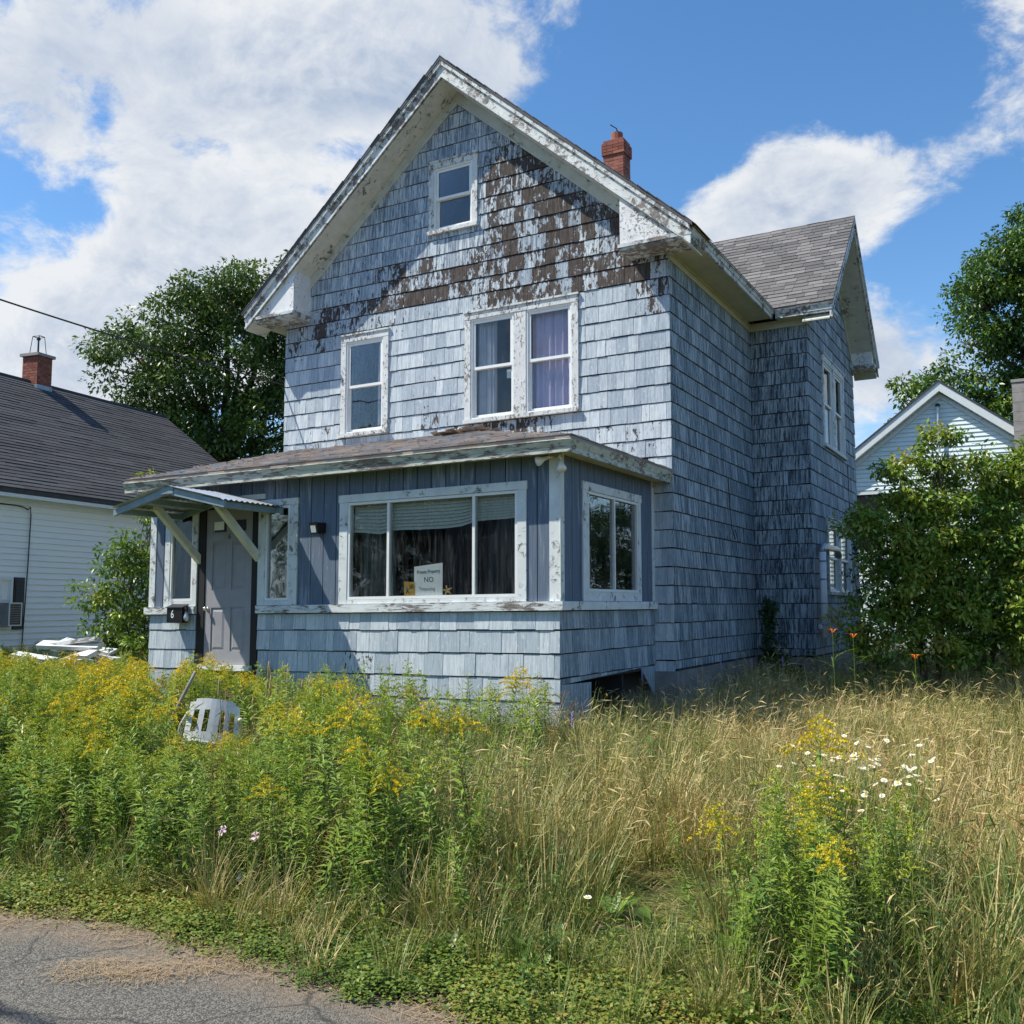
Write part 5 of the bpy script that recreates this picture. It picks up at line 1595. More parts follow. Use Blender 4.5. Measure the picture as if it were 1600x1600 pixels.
# ---- grass all over the lot
tufts = [grass_tuft(100 + i) for i in range(5)] + [grass_tuft(120 + i, 40, (.38, .72), (.02, .3), .5, .09) for i in range(3)] \
      + [grass_tuft(130 + i, 60, (.30, .50), (.3, .7), .05, .14, 1.0) for i in range(3)]
gp, gr_, gs, gv, gt = [], [], [], [], []
r = np.random.RandomState(5)
def drought(x, y):
    d = .60 + .16 * math.sin(x * .9 + 1.3) * math.cos(y * .7) + .12 * math.sin(x * 2.3 + y * 1.9)
    d += .16 * math.exp(-(((x - 7.8) / 1.9) ** 2 + ((y + .2) / 2.6) ** 2))
    d -= .46 * low_patch(x, y)
    d -= .40 * stand(x, y)
    if y > 4 and x > 8: d -= .12
    if x > 10.5: d -= .06
    if x < 8.2 and y < -3: d -= .12
    if math.hypot(x - CAM.x, y - CAM.y) < 6.0: d -= .13
    return d
cells = []
for (n_, x0_, x1_, y0_, y1_) in ((60000, -14, 15, -9.0, 16.0),):
    xs = r.uniform(x0_, x1_, n_); ys = r.uniform(y0_, y1_, n_); us_ = r.uniform(0, 1, n_)
    for x, y, u in zip(xs, ys, us_):
        if not in_view(x, y) or blocked(x, y, .05): continue
        if x < -6.0 and y > -3.5: continue
        dd = math.hypot(x - CAM.x, y - CAM.y)
        want = 58 if dd < 7 else (44 if dd < 12 else (24 if dd < 18 else 12))
        want *= (1 - .55 * stand(x, y)) * (1 if y > -8.6 else max(.05, (y + 9.0) / .45))
        if u > want / 82.0: continue
        lp = low_patch(x, y)
        sc = r.uniform(.75, 1.15) * (1.25 if dd > 14 else 1.0) * (1 - .60 * lp) * (1 - .45 * max(0, min(1, (-7.9 - y) / .8)))
        gp.append((x, y, 0)); 
        if lp > .45:
            gr_.append((r.normal(0, .1), r.normal(0, .1), R(200) + r.normal(0, .5))); gv.append(r.randint(8, 11))
        else:
            gr_.append((r.normal(0, .12), r.normal(0, .12), r.uniform(0, 6.28))); gv.append(r.randint(0, 8) if r.rand() < .72 else r.randint(8, 11))
        gs.append((sc * 1.05, sc * 1.05, sc * r.uniform(.85, 1.15)))
        gt.append(min(1, max(0, drought(x, y) + r.normal(0, .20))))
tag(scatter('meadow_grass', gp, gr_, gs, gv, gt, tufts), 'tall dry and green meadow grass filling the front lot', 'grass')
print('grass tufts', len(gp))

# ---- other weeds tangled in the stand: dead brown stems and broad leaved plants
def dead_stem(seed):
    r = np.random.RandomState(seed); mb = MB(); h = r.uniform(.6, .95)
    top_ = np.array([r.normal(0, .14), r.normal(0, .14), h])
    mb.tube([(0, 0, 0), top_ * .5 + r.normal(0, .02, 3), top_], .004, 4, r1=.002)
    for i in range(7):
        t = r.uniform(.4, .95); a = r.uniform(0, 6.28); e = top_ * t + np.array([math.cos(a) * .09, math.sin(a) * .09, .06]); mb.tube([top_ * t, e], .002, 4)
    bag = Bag(); bag.join(mb, .9); n = 40
    t = r.uniform(.1, 1, n); a = r.uniform(0, 6.28, n)
    P_ = top_[None] * t[:, None] + r.normal(0, .02, (n, 3))
    V, F, Cc = leaf_quads(P_, np.stack([np.cos(a), np.sin(a), r.uniform(-1.2, .3, n)], 1), norm(r.normal(0, 1, (n, 3))), r.uniform(.02, .06, n), r.uniform(.006, .012, n), r.uniform(.7, 1, n), .4); bag.add(V, F, Cc)
    return bag.mesh('dead_stem', 'cover_leaf')
def broad_weed(seed):
    r = np.random.RandomState(seed); mb = MB(); h = r.uniform(.35, .6); mb.tube([(0, 0, 0), (r.normal(0, .03), r.normal(0, .03), h)], .005, 4)
    bag = Bag(); bag.join(mb, .4); n = 26; t = r.uniform(.15, 1, n); a = r.uniform(0, 6.28, n)
    V, F, Cc = leaf_quads(np.stack([np.zeros(n), np.zeros(n), t * h], 1), np.stack([np.cos(a), np.sin(a), r.uniform(-.3, .7, n)], 1), norm(np.array([0, 0, 1.0]) + r.normal(0, .3, (n, 3))), r.uniform(.06, .12, n), r.uniform(.022, .042, n), r.uniform(0, .45, n), .15); bag.add(V, F, Cc)
    return bag.mesh('broad_weed', 'cover_leaf')
wsrc = [dead_stem(i) for i in range(4)] + [broad_weed(i) for i in range(4)]
wp, wr_, ws, wv_, wt_ = [], [], [], [], []
r = np.random.RandomState(19)
for x, y, u in zip(r.uniform(-10, 12.5, 9000), r.uniform(-8.85, 2, 9000), r.uniform(0, 1, 9000)):
    if not in_view(x, y, 1.0) or blocked(x, y, .1): continue
    want = 4.0 * min(1, stand(x, y)) + (3.2 if y < -7.6 else .35)
    if u > want / 36.0 or math.hypot(x - CAM.x, y - CAM.y) < 3.6: continue
    if math.hypot(x - 4.3, y + 5.8) < .8 or low_patch(x, y) > .3: continue
    wp.append((x, y, 0)); wr_.append((r.normal(0, .12), r.normal(0, .12), r.uniform(0, 6.28))); q = r.uniform(.7, 1.15) * (.6 if y < -8.2 else 1); ws.append((q, q, q))
    b_ = r.rand() < (.45 if y > -7.6 else .7); wv_.append(r.randint(4, 8) if b_ else r.randint(0, 4)); wt_.append(r.uniform(0, .35) if b_ else r.uniform(.75, 1.0))
tag(scatter('mixed_weeds', wp, wr_, ws, wv_, wt_, wsrc), 'broad leaved and dead brown weeds tangled in the stand', 'weeds')
print('weeds', len(wp))

# ---- goldenrod: the nearest 300 are plants of their own, the rest one mass
GV = [(301, 1.05, 0.0, .5), (302, 1.0, .55, .85), (303, .95, .8, .70), (304, 1.08, 1.0, .28), (305, .9, 0.0, .5), (306, 1.0, .7, .9), (307, 1.1, 1.15, .10), (308, .92, .5, .6), (309, .85, 0.0, .5), (310, 1.12, .35, .95)]
single = [goldenrod_mesh(s, h, p, b, True) for s, h, p, b in GV]
massed = []
for s, h, p, b in GV:
    a, f = goldenrod_mesh(s, h, p, b, False)
    massed.append((a, f))
spots = []
r = np.random.RandomState(9)
for x, y, u in zip(r.uniform(-12, 12.5, 30000), r.uniform(-8.8, 2.5, 30000), r.uniform(0, 1, 30000)):
    if not in_view(x, y, 1.2) or blocked(x, y, .15): continue
    if 3.3 < x < 4.45 and -6.3 < y < -5.0: continue                    # where the chair lies
    dd = math.hypot(x - CAM.x, y - CAM.y)
    if dd < 3.6: continue
    want = stand(x, y) * (20 if dd < 10 else 13)
    if u < want / 47.0: spots.append((dd, x, y))
spots.sort()
cloc_ = (4.28, -5.62)
def pick(x, y, q):
    """in flower mostly in the sunny middle of the stand"""
    yellow = .10 + .85 * math.exp(-(((x - 4.75) / .55) ** 2 + ((y + 7.0) / .45) ** 2)) + (.28 if y > -5.2 and x < 3.5 else 0)
    if math.hypot(x - 9.9, y + 7.6) < 1.7: yellow = .04
    if q < yellow * .6: return (3, 6)[int(q * 977) % 2]
    if q < yellow: return (2, 5, 1, 7)[int(q * 977) % 4]
    return (0, 4, 8, 9, 1)[int(q * 977) % 5]
def zone(x, y):
    if math.hypot(x - 9.98, y + 7.55) < 1.7: return ('leafy goldenrod stem in the green clump beside the white daisies', 'goldenrod clump in the foreground')
    if y < -6.6: return ('leafy goldenrod stem in the dense stand beside the road', 'goldenrod along the road')
    return ('goldenrod stem in the weedy stand before the porch', 'goldenrod before the porch')
used = 0
mp_, mr, ms, mv, mt_ = [], [], [], [], []
def add_goldenrod(x, y, vi_, sc, rz, label, group, tilt_=(0, 0)):
    me, fl_ = single[vi_]
    o = bpy.data.objects.new('goldenrod', me); col.objects.link(o)
    o.location = (x, y, -.01); o.rotation_euler = (tilt_[0], tilt_[1], rz); o.scale = (sc, sc, sc)
    tag(o, label, 'goldenrod', group)
    if fl_:
        f = bpy.data.objects.new('flower_head', fl_); col.objects.link(f); f.parent = o; f['kind'] = 'stuff'
    return o
ahead = [s for s in spots if in_view(s[1], s[2], .15) and s[0] > 3.9]
keys = set()
for i, (dd, x, y) in enumerate(spots):
    q = r.rand(); vi_ = pick(x, y, q)
    hgt = .78 + .22 * min(1, max(0, (-y - 3) / 4)) if y > -6.6 else .62 + .30 * min(1, max(0, (y + 8.5) / 1.4))
    if math.hypot(x - 9.98, y + 7.55) < 1.7: hgt = .56 + .16 * math.exp(-math.hypot(x - 9.98, y + 7.55))
    sc = hgt * r.uniform(.82, 1.14)
    ux, uy = cloc_[0] - CAM.x, cloc_[1] - CAM.y; ul = math.hypot(ux, uy)          # keep the view of the chair open
    al = ((x - CAM.x) * ux + (y - CAM.y) * uy) / ul; la = abs((x - CAM.x) * uy - (y - CAM.y) * ux) / ul
    if la < .42 and al < ul + .2: sc = min(sc, max(.25, 1.6 - 1.20 * al / ul) / 1.08)
    rz = r.uniform(0, 6.28); tl = (r.normal(0, .15), r.normal(0, .15))
    if used < 290 and in_view(x, y, .1) and dd > 3.8:
        lb, gp_ = zone(x, y)
        st_ = 'flowerless ' if GV[vi_][2] == 0 else ('green budded ' if GV[vi_][3] >= .6 else 'yellow plumed ')
        lb = st_ + lb.replace('leafy ', ''); gp_ = st_ + gp_
        add_goldenrod(x, y, vi_, sc, rz, lb, gp_, tl); used += 1
    else:
        mp_.append((x, y, -.01)); mr.append((tl[0], tl[1], rz)); ms.append((sc, sc, sc)); mv.append(vi_); mt_.append(min(1, max(0, .5 + r.normal(0, .18))))
# leaf and flower sources are separate meshes so that each keeps its own material
tag(scatter('goldenrod_stand', mp_, mr, ms, mv, mt_, [a for a, f in massed]), 'dense green goldenrod stand filling the left of the lot', 'goldenrod')
idx = [i for i, v_ in enumerate(mv) if massed[v_][1]]
remap = {}
fs_ = []
for v_, (a, f) in enumerate(massed):
    if f: remap[v_] = len(fs_); fs_.append(f)
tag(scatter('goldenrod_bloom', [mp_[i] for i in idx], [mr[i] for i in idx], [ms[i] for i in idx], [remap[mv[i]] for i in idx], [mt_[i] for i in idx], fs_), 'yellow goldenrod plumes above the weedy stand', 'goldenrod')
print('goldenrod', used, len(mp_))
add_goldenrod(10.05, -7.28, 6, .95, 1.0, 'tall goldenrod with one full yellow plume above the white daisies', None)
add_goldenrod(9.86, -7.42, 1, .80, 2.2, 'goldenrod with a greenish plume left of the full yellow one', None, (0.05, -0.06))

# ------------------------------------------------------------------ trees and shrubs
def foliage(bag, r, centres, rad, per, lsize, cbase, droop=0.3, aspect=.45):
    """leaf clusters around twig ends"""
    n = len(centres) * per
    ce = np.repeat(centres, per, 0); rr = np.repeat(rad, per)
    o = norm(r.normal(0, 1, (n, 3))) * (r.uniform(0, 1, n) ** .45)[:, None]
    P = ce + o * rr[:, None] * np.array([1, 1, .62])
    D = norm(o + r.normal(0, .55, (n, 3)) + np.array([0, 0, -droop]))
    U = norm(np.array([0, 0, 1.0]) + r.normal(0, .45, (n, 3)))
    L = r.uniform(.7, 1.3, n) * lsize
    C = np.clip(np.repeat(cbase, per) + r.normal(0, .16, n), 0, 1)
    V, F, Cc = leaf_quads(P, D, U, L, L * aspect, C, .18)
    bag.add(V, F, Cc)

def tree(name, base, trunk_h, lobes, label, cat='tree', seed=1, leaf=.16, per=46, clusters=12.0, crad=.55, mat='tree_leaf', tr=.22, group=None, shell=.55, bark='bark', stems=1):
    """lobes: (centre, radii) ellipsoids that make up the crown"""
    r = np.random.RandomState(seed)
    base = np.array(base, float)
    mb = MB()
    for s_ in range(stems):
        b0 = base + np.array([r.normal(0, .15), r.normal(0, .15), 0]) * (stems > 1)
        top_ = np.mean([l[0] for l in lobes], 0) * .35 + np.array([b0[0], b0[1], trunk_h]) * .65
        if stems > 1: top_ = np.array(lobes[s_ % len(lobes)][0]) * .6 + b0 * .4
        mid = (b0 + top_) / 2 + r.normal(0, .08 * trunk_h / 4, 3)
        mb.tube([b0, mid, top_], tr, 8, r1=tr * .5)
        for lc, lr in lobes:
            lc = np.array(lc, float)
            if stems > 1 and r.rand() < .5: continue
            m2 = (top_ + lc) / 2 + r.normal(0, .15, 3) + np.array([0, 0, -.1])
            mb.tube([top_, m2, lc], tr * .42, 6, r1=tr * .12)
            for j in range(5):
                e = lc + norm(r.normal(0, 1, 3)) * np.array(lr) * .75
                mb.tube([m2 * .4 + lc * .6, (lc + e) / 2 + r.normal(0, .1, 3), e], tr * .13, 4, r1=tr * .03)
    o = empty(name, tuple(base), label, cat, group)
    tk = put('trunk', mb.mesh('trunk', bark, smooth=True), o)
    bag = Bag()
    for lc, lr in lobes:
        lr = np.array(lr, float)
        n = max(6, int(clusters * (lr[0] * lr[1] * lr[2]) ** (2 / 3)))
        d = norm(r.normal(0, 1, (n, 3))); q = shell + (1 - shell) * r.uniform(0, 1, n) ** .6
        q *= r.uniform(.84, 1.08, n)
        cen = np.array(lc) + d * lr * q[:, None]
        cb = np.clip(r.normal(.45, .24, n), 0, 1)
        foliage(bag, r, cen, r.uniform(.6, 1.25, n) * crad, per, leaf, cb)
    put('crown', bag.mesh('crown', mat), o)
    return o

tree('broadleaf_tree', (-12.0, 10.2, 0), 5.0,
     [((-13.7, 8.6, 9.3), (1.5, 1.5, 1.3)), ((-12.5, 9.2, 10.2), (1.5, 1.5, 1.3)), ((-11.2, 9.8, 11.0), (1.5, 1.6, 1.35)), ((-10.0, 10.5, 11.3), (1.5, 1.6, 1.3)),
      ((-12.4, 9.5, 8.4), (1.9, 1.8, 1.5)), ((-11.0, 10.2, 9.2), (1.9, 1.8, 1.6)), ((-9.7, 10.9, 9.3), (1.7, 1.7, 1.7)), ((-11.6, 10.0, 6.9), (1.7, 1.6, 1.2)), ((-10.1, 10.8, 7.3), (1.6, 1.6, 1.4)),
      ((-9.2, 11.2, 6.2), (1.3, 1.3, 1.0)), ((-13.3, 9.2, 7.3), (1.4, 1.4, 1.1)), ((-10.6, 10.8, 5.3), (1.6, 1.4, 1.0)), ((-12.6, 9.8, 5.6), (1.6, 1.4, 1.1)), ((-8.3, 11.8, 8.2), (1.3, 1.3, 1.6))],
     'large dark green tree behind the white clapboard house', seed=3, leaf=.165, per=95, clusters=19, crad=.56, tr=.32)
tree('maple_tree', (11.6, 29.8, 0), 8.0,
     [((10.2, 28.9, 14.6), (1.4, 1.6, 1.3)), ((11.3, 29.4, 15.6), (1.6, 1.6, 1.3)), ((9.2, 28.4, 13.3), (1.3, 1.4, 1.1)), ((10.4, 29.0, 12.8), (1.5, 1.6, 1.2)), ((12.2, 29.8, 13.6), (1.9, 1.8, 1.8)),
      ((9.2, 28.6, 11.7), (1.2, 1.4, .9)), ((10.6, 29.2, 11.1), (1.5, 1.5, .9)), ((12.2, 29.9, 11.2), (1.8, 1.6, 1.3)), ((11.0, 29.6, 9.6), (1.4, 1.4, .9)), ((13.6, 30.6, 14.8), (2.0, 2.0, 1.8)), ((13.8, 30.6, 11.6), (2.0, 2.0, 2.0))],
     'tall maple rising behind the concrete block chimney', seed=6, leaf=.19, per=90, clusters=20, crad=.58, mat='tree_leaf_bright', tr=.34)
tree('broadleaf_tree', (8.6, 28.5, 0), 6.0,
     [((7.0, 27.8, 9.7), (1.0, 1.0, .75)), ((8.2, 28.4, 10.0), (1.1, 1.0, .8)), ((9.5, 28.9, 9.8), (1.2, 1.1, .8)), ((8.9, 28.7, 8.4), (1.5, 1.2, 1.0)), ((7.4, 28.0, 8.3), (1.3, 1.1, 1.0))],
     'lower green tree peeping over the mint gable', seed=8, leaf=.22, per=50, clusters=24, crad=.5, mat='tree_leaf_bright', tr=.2)
tree('broadleaf_tree', (4.2, 27.0, 0), 4.0, [((5.2, 26.0, 5.6), (1.4, 1.4, 1.2)), ((3.6, 26.6, 5.0), (1.4, 1.4, 1.2)), ((6.4, 25.4, 5.0), (1.3, 1.2, 1.2))],
     'small tree tucked between the wing and the mint house', seed=28, leaf=.2, per=40, clusters=18, crad=.5, tr=.16)
# overgrown saplings on the right
def nearer(lobes, f=.845):
    return [(tuple(CAM + (Vector(c_) - CAM) * f), tuple(q * f * 1.02 for q in r_)) for c_, r_ in lobes]
tree('overgrown_shrub', (CAM.x + (9.3 - CAM.x) * .845, CAM.y + (6.2 - CAM.y) * .845, 0), 1.3, nearer([((8.6, 5.5, 2.9), (.62, .6, .75)), ((9.1, 5.7, 3.6), (.62, .6, .70)), ((9.6, 5.9, 4.2), (.42, .4, .50)), ((9.0, 5.6, 2.0), (.8, .7, .8)), ((8.5, 5.3, 1.2), (.6, .6, .7)), ((9.5, 5.6, 1.2), (.8, .6, .8)), ((9.3, 5.8, 2.8), (.8, .7, .8))]),
     'tall leafy sapling thicket just right of the shaded wing', 'shrub', 12, .088, 64, 120, .20, 'shrub_leaf', .05, 'overgrown shrubs by the wing', .35, 'twig', 4)
tree('overgrown_shrub', (CAM.x + (10.2 - CAM.x) * .845, CAM.y + (6.9 - CAM.y) * .845, 0), 1.3, nearer([((10.0, 6.5, 3.3), (.75, .6, .75)), ((10.4, 6.7, 3.9), (.5, .45, .5)), ((10.0, 6.3, 2.2), (.9, .7, .85)), ((10.7, 6.6, 2.8), (.7, .6, .7)), ((10.2, 6.1, 1.2), (.9, .6, .8))]),
     'broad green shrub before the mint house', 'shrub', 13, .088, 64, 120, .20, 'shrub_leaf', .05, 'overgrown shrubs by the wing', .35, 'twig', 4)
tree('overgrown_shrub', (CAM.x + (11.4 - CAM.x) * .845, CAM.y + (7.2 - CAM.y) * .845, 0), 1.3, nearer([((11.1, 6.8, 3.9), (.7, .6, .65)), ((11.6, 7.0, 3.2), (.8, .7, .8)), ((11.2, 6.6, 2.3), (.9, .7, .9)), ((11.8, 6.8, 1.5), (.9, .7, .9)), ((11.0, 6.3, 1.2), (.8, .6, .8)), ((12.3, 7.2, 2.6), (.9, .8, 1.1))]),
     'yellowish green shrub at the right edge below the chimney', 'shrub', 14, .088, 64, 120, .20, 'shrub_leaf', .05, 'overgrown shrubs by the wing', .35, 'twig', 4)
for i, (x, y, z, ln) in enumerate(((8.9, 5.5, 4.35, .5), (8.55, 5.4, 3.75, .45), (9.9, 5.95, 4.75, .4), (10.7, 6.5, 4.5, .4), (9.4, 5.7, 4.6, .45))):
    pass
tree('overgrown_shrub', (10.4, 8.2, 0), 1.6, [((9.9, 7.6, 2.9), (1.0, .8, .9)), ((10.6, 8.0, 3.3), (.9, .8, .8)), ((10.0, 7.6, 1.4), (1.1, .9, 1.0)), ((11.2, 8.2, 2.2), (1.1, .9, 1.2)), ((9.3, 7.4, 2.0), (.8, .8, .9))],
     'dense dark shrub at the back of the thicket', 'shrub', 17, .11, 50, 70, .26, 'shrub_leaf', .05, 'overgrown shrubs by the wing', .35, 'twig', 3)
tree('sumac_sapling', (8.45, 4.85, 0), 1.2, [((8.32, 4.9, 2.9), (.16, .16, .34)), ((8.42, 5.0, 2.1), (.28, .3, .5)), ((8.58, 5.0, 1.3), (.38, .4, .6)), ((8.5, 4.6, .6), (.40, .4, .4))],
     'dark young sumac growing against the lower wing windows', 'sapling', 15, .09, 34, 60, .16, 'dark_leaf', .02, None, .3, 'twig', 2)
tree('leafy_bush', (-1.8, -1.5, 0), 1.0, [((-1.75, -1.6, 2.35), (.55, .5, .42)), ((-2.2, -1.8, 1.75), (.42, .4, .3)), ((-1.4, -1.45, 1.75), (.55, .5, .7)), ((-1.9, -1.6, 1.2), (.6, .5, .5)), ((-1.35, -1.5, 2.95), (.26, .25, .30)), ((-1.35, -1.55, 3.5), (.14, .14, .2)), ((-1.3, -1.5, 1.0), (.6, .5, .5))],
     'bright leafy bush between the porch and the white house', 'bush', 16, .085, 50, 130, .2, 'shrub_leaf', .035, None, .3, 'twig', 3)
# creeper at the inside corner of the wing
r = np.random.RandomState(44)
bag = Bag(); cen = []
for i in range(34):
    t = r.rand(); cen.append((6.93 + r.normal(0, .05) + .10 * t, D1 - .06 + r.normal(0, .02), .25 + 1.5 * t))
for i in range(34):
    t = r.rand(); cen.append((7.0 + .62 * t, D1 - .10 + r.normal(0, .04), .25 + r.rand() * (.75 - .55 * t)))
foliage(bag, r, np.array(cen), np.full(len(cen), .11), 26, .06, r.uniform(.1, .6, len(cen)), .5, .7)
cr = empty('creeper', (6.95, D1 - .06, 0), 'dark creeper climbing the inside corner of the wing', 'creeper')
put('leaves', bag.mesh('leaves', 'dark_leaf'), cr)
mb = MB(); mb.tube([(6.95, D1 - .05, 0), (6.93, D1 - .05, .8), (6.96, D1 - .05, 1.75)], .012, 5); put('stem', mb.mesh('stem', 'twig'), cr)

# across the street, mirrored in the porch windows
tree('street_tree', (-16.0, -31.0, 0), 4.5, [((-16, -31, 8), (3.2, 3.2, 2.6)), ((-18.5, -31.5, 6.2), (2.6, 2.6, 2.2)), ((-13.6, -30.5, 6.0), (2.6, 2.6, 2.0)), ((-16, -30, 4.4), (2.8, 2.5, 1.6)), ((-14, -31.5, 2), (3, 2, 2)), ((-18.5, -31.5, 2.5), (3, 2, 2.3)), ((-11.6, -36, 5.5), (2.6, 2, 3.6)), ((-21.5, -31.5, 4.5), (2.6, 2, 3.6))], 'round tree across the street mirrored in the windows', seed=51, leaf=.3, per=30, clusters=14, crad=.7, tr=.3, group='trees across the street')
tree('street_tree', (2.0, -33.0, 0), 4.5, [((2, -33, 7.6), (3.4, 3.2, 2.6)), ((-1, -32.5, 6.0), (2.6, 2.6, 2.2)), ((4.6, -32.5, 5.8), (2.6, 2.6, 2.0)), ((2, -32, 4.2), (2.8, 2.5, 1.6))], 'spreading tree across the street behind the photographer', seed=52, leaf=.3, per=30, clusters=14, crad=.7, tr=.3, group='trees across the street')
oh = empty('street_house', (-7.0, -30.0, 0), 'grey house across the street mirrored in the porch windows', 'house')
mb = MB(); pl = [(-11, 0), (-3.2, 0), (-3.2, 4.2), (-7.1, 7.4), (-11, 4.2)]
mb.prism([(u, -27, z) for u, z in pl], [(u, -35, z) for u, z in pl]); put('wall', mb.mesh('wall', 'door_grey'), oh)
for s in (-1, 1):
    mb = MB(); e = -7.1 + s * 4.4; pl = [(e, 3.85), (-7.1, 7.46), (-7.1, 7.6), (e, 4.0)]
    mb.prism([(u, -26.5, z) for u, z in pl], [(u, -35.4, z) for u, z in pl], (.4, 0, 0)); put('roof', mb.mesh('roof', 'asphalt_roof'), oh)
for u, z in ((-9.6, 1.0), (-5.6, 1.0), (-8.6, 4.2), (-6.4, 4.2)):
    mb = MB(); frame(mb, lambda a, o_, c_: (a, -27 + o_, c_), u, u + .95, z, z + 1.4, 0, .04, .09); wq = put('window', mb.mesh('window', 'trim_pale'), oh)
    mb = MB(); mb.box(u + .09, u + .86, -27.0, -26.99, z + .09, z + 1.31); put('pane', mb.mesh('pane', 'black_metal'), wq)
mb = MB(); mb.tube(sag((-40, -12.62, 7.4), (40, -12.62, 7.4), .30, 40), .028, 5)
thing('street_cable', mb, 'wire_black', 'overhead street cable whose shadow crosses the asphalt', 'cable', loc=(0, -12.62, 7.4))

# ------------------------------------------------------------------ things among the weeds
cloc = (4.33, -5.84, -0.13); CRZ = R(48)
chair = empty('plastic_chair', cloc, 'white moulded plastic chair tipped among the goldenrod', 'chair', rz=CRZ)
chair.rotation_euler = (R(-40), R(9), CRZ)
def cpart(name, mb, smooth=False):
    o = bpy.data.objects.new(name, mb.mesh(name, 'plastic_white', smooth=smooth)); col.objects.link(o); o.parent = chair
    bv = o.modifiers.new('edge', 'BEVEL'); bv.width = .008; bv.segments = 2
    return o
def back_pt(u, v): return (u * (.225 + .025 * (1 - v)), -.22 - .13 * v + .05 * u * u, .42 + .40 * v)
mb = MB(); th = Vector((0, .02, .006)); NU, NV = 10, 8
for i in range(NU):
    for j in range(NV):
        u0_, u1_, v0_, v1_ = -1 + 2 * i / NU, -1 + 2 * (i + 1) / NU, j / NV, (j + 1) / NV
        if 2 <= j <= 5 and i in (1, 3, 6, 8): continue          # slots between the back slats
        if j == 7 and i in (0, 9): v1_ = v0_ + .06
        q = [Vector(back_pt(u0_, v0_)), Vector(back_pt(u1_, v0_)), Vector(back_pt(u1_, v1_)), Vector(back_pt(u0_, v1_))]
        mb.prism(q, [p_ + th for p_ in q])
o = bpy.data.objects.new('backrest', mb.mesh('backrest', 'plastic_white')); col.objects.link(o); o.parent = chair
mb = MB(); mb.prism([(-.24, -.23, .41), (.24, -.23, .41), (.25, .22, .43), (-.25, .22, .43)], [(-.24, -.23, .435), (.24, -.23, .435), (.25, .22, .455), (-.25, .22, .455)]); cpart('seat', mb)
for sx_ in (-1, 1):
    for y0_, y1_ in ((-.22, -.33), (.20, .26)):
        mb = MB(); w_ = .03
        mb.prism([(sx_ * .24 - w_, y0_ - w_, .43), (sx_ * .24 + w_, y0_ - w_, .43), (sx_ * .24 + w_, y0_ + w_, .43), (sx_ * .24 - w_, y0_ + w_, .43)],
                 [(sx_ * .29 - w_ * .7, y1_ - w_ * .7, 0), (sx_ * .29 + w_ * .7, y1_ - w_ * .7, 0), (sx_ * .29 + w_ * .7, y1_ + w_ * .7, 0), (sx_ * .29 - w_ * .7, y1_ + w_ * .7, 0)]); cpart('leg', mb)
    mb = MB(); mb.tube([(sx_ * .235, -.30, .66), (sx_ * .27, -.1, .66), (sx_ * .27, .12, .65), (sx_ * .26, .21, .60), (sx_ * .25, .21, .44)], .022, 8); cpart('armrest', mb, True)
mb = MB(); mb.tube([(3.80, -6.06, .02), (4.04, -5.98, .50), (4.28, -5.90, .985)], .016, 8)
pole = thing('garden_handle', mb, 'weathered_wood', 'grey wooden tool handle leaning beside the white chair', 'tool handle', loc=(3.80, -6.06, 0), smooth=True)
mb = MB(); mb.tube([(4.01, -5.99, .44), (4.065, -5.972, .55)], .0185, 8); put('ferrule', mb.mesh('ferrule', 'lead_flash', smooth=True), pole)
rg = random.Random(3)
for i in range(11):
    x = -3.3 + rg.random() * 1.9; y = -2.5 + rg.random() * .6; a = rg.uniform(-.35, .35); ln = rg.uniform(.45, 1.1); z = .58 + .04 * i
    mb = MB(); mb.box(-ln / 2, ln / 2, -.09, .09, 0, .06)
    o = bpy.data.objects.new('plank', mb.mesh('plank', 'sill_paint' if i % 3 else 'debris_white')); col.objects.link(o)
    o.location = (x, y, z); o.rotation_euler = (rg.uniform(-.5, .5), rg.uniform(-.16, .16), a)
    tag(o, 'old white painted board in the heap at the left behind the goldenrod', 'plank', 'boards in the heap')
for i, (x, y) in enumerate(((-2.9, -2.3), (-1.8, -2.2), (-2.35, -2.1))):
    mb = MB(); mb.box(-.3, .3, -.25, .25, 0, .62)
    o = bpy.data.objects.new('stone_block', mb.mesh('stone_block', 'stone')); col.objects.link(o); o.location = (x, y, 0); o.rotation_euler.z = rg.uniform(-.3, .3)
    bv = o.modifiers.new('edge', 'BEVEL'); bv.width = .05; bv.segments = 3
    tag(o, 'rough stone block under the heap of white boards', 'stone', 'stones under the heap')

# white fleabane daisies
def daisy_head(seed):
    r = np.random.RandomState(seed); mb = MB(); n = 14
    for i in range(n):
        a = 2 * math.pi * i / n + r.uniform(-.05, .05); w_ = .16; l = .019 * r.uniform(.9, 1.1)
        mb.poly([(math.cos(a - w_) * .006, math.sin(a - w_) * .006, 0), (math.cos(a - w_) * l, math.sin(a - w_) * l, .002), (math.cos(a + w_) * l, math.sin(a + w_) * l, .002), (math.cos(a + w_) * .006, math.sin(a + w_) * .006, 0)], mi=0)
    mb.lathe((0, 0, -.001), (0, 0, 1), [(0, .009), (.004, .008), (.006, .003)], 8, mi=1)
    return mb.mesh('flower', ['petal_white', 'petal_yellow'], recalc=False)
dh = [daisy_head(i) for i in range(3)]
r = np.random.RandomState(71); rg = random.Random(71)
dais = [(9.72, -6.05), (9.62, -5.7), (9.95, -6.0), (10.05, -5.8), (10.15, -6.1), (10.22, -5.75), (10.35, -5.85), (10.42, -6.05), (10.0, -6.4), (10.2, -6.45), (9.85, -5.55), (10.3, -5.5), (8.05, -7.95), (7.9, -7.7), (9.3, -8.15)]
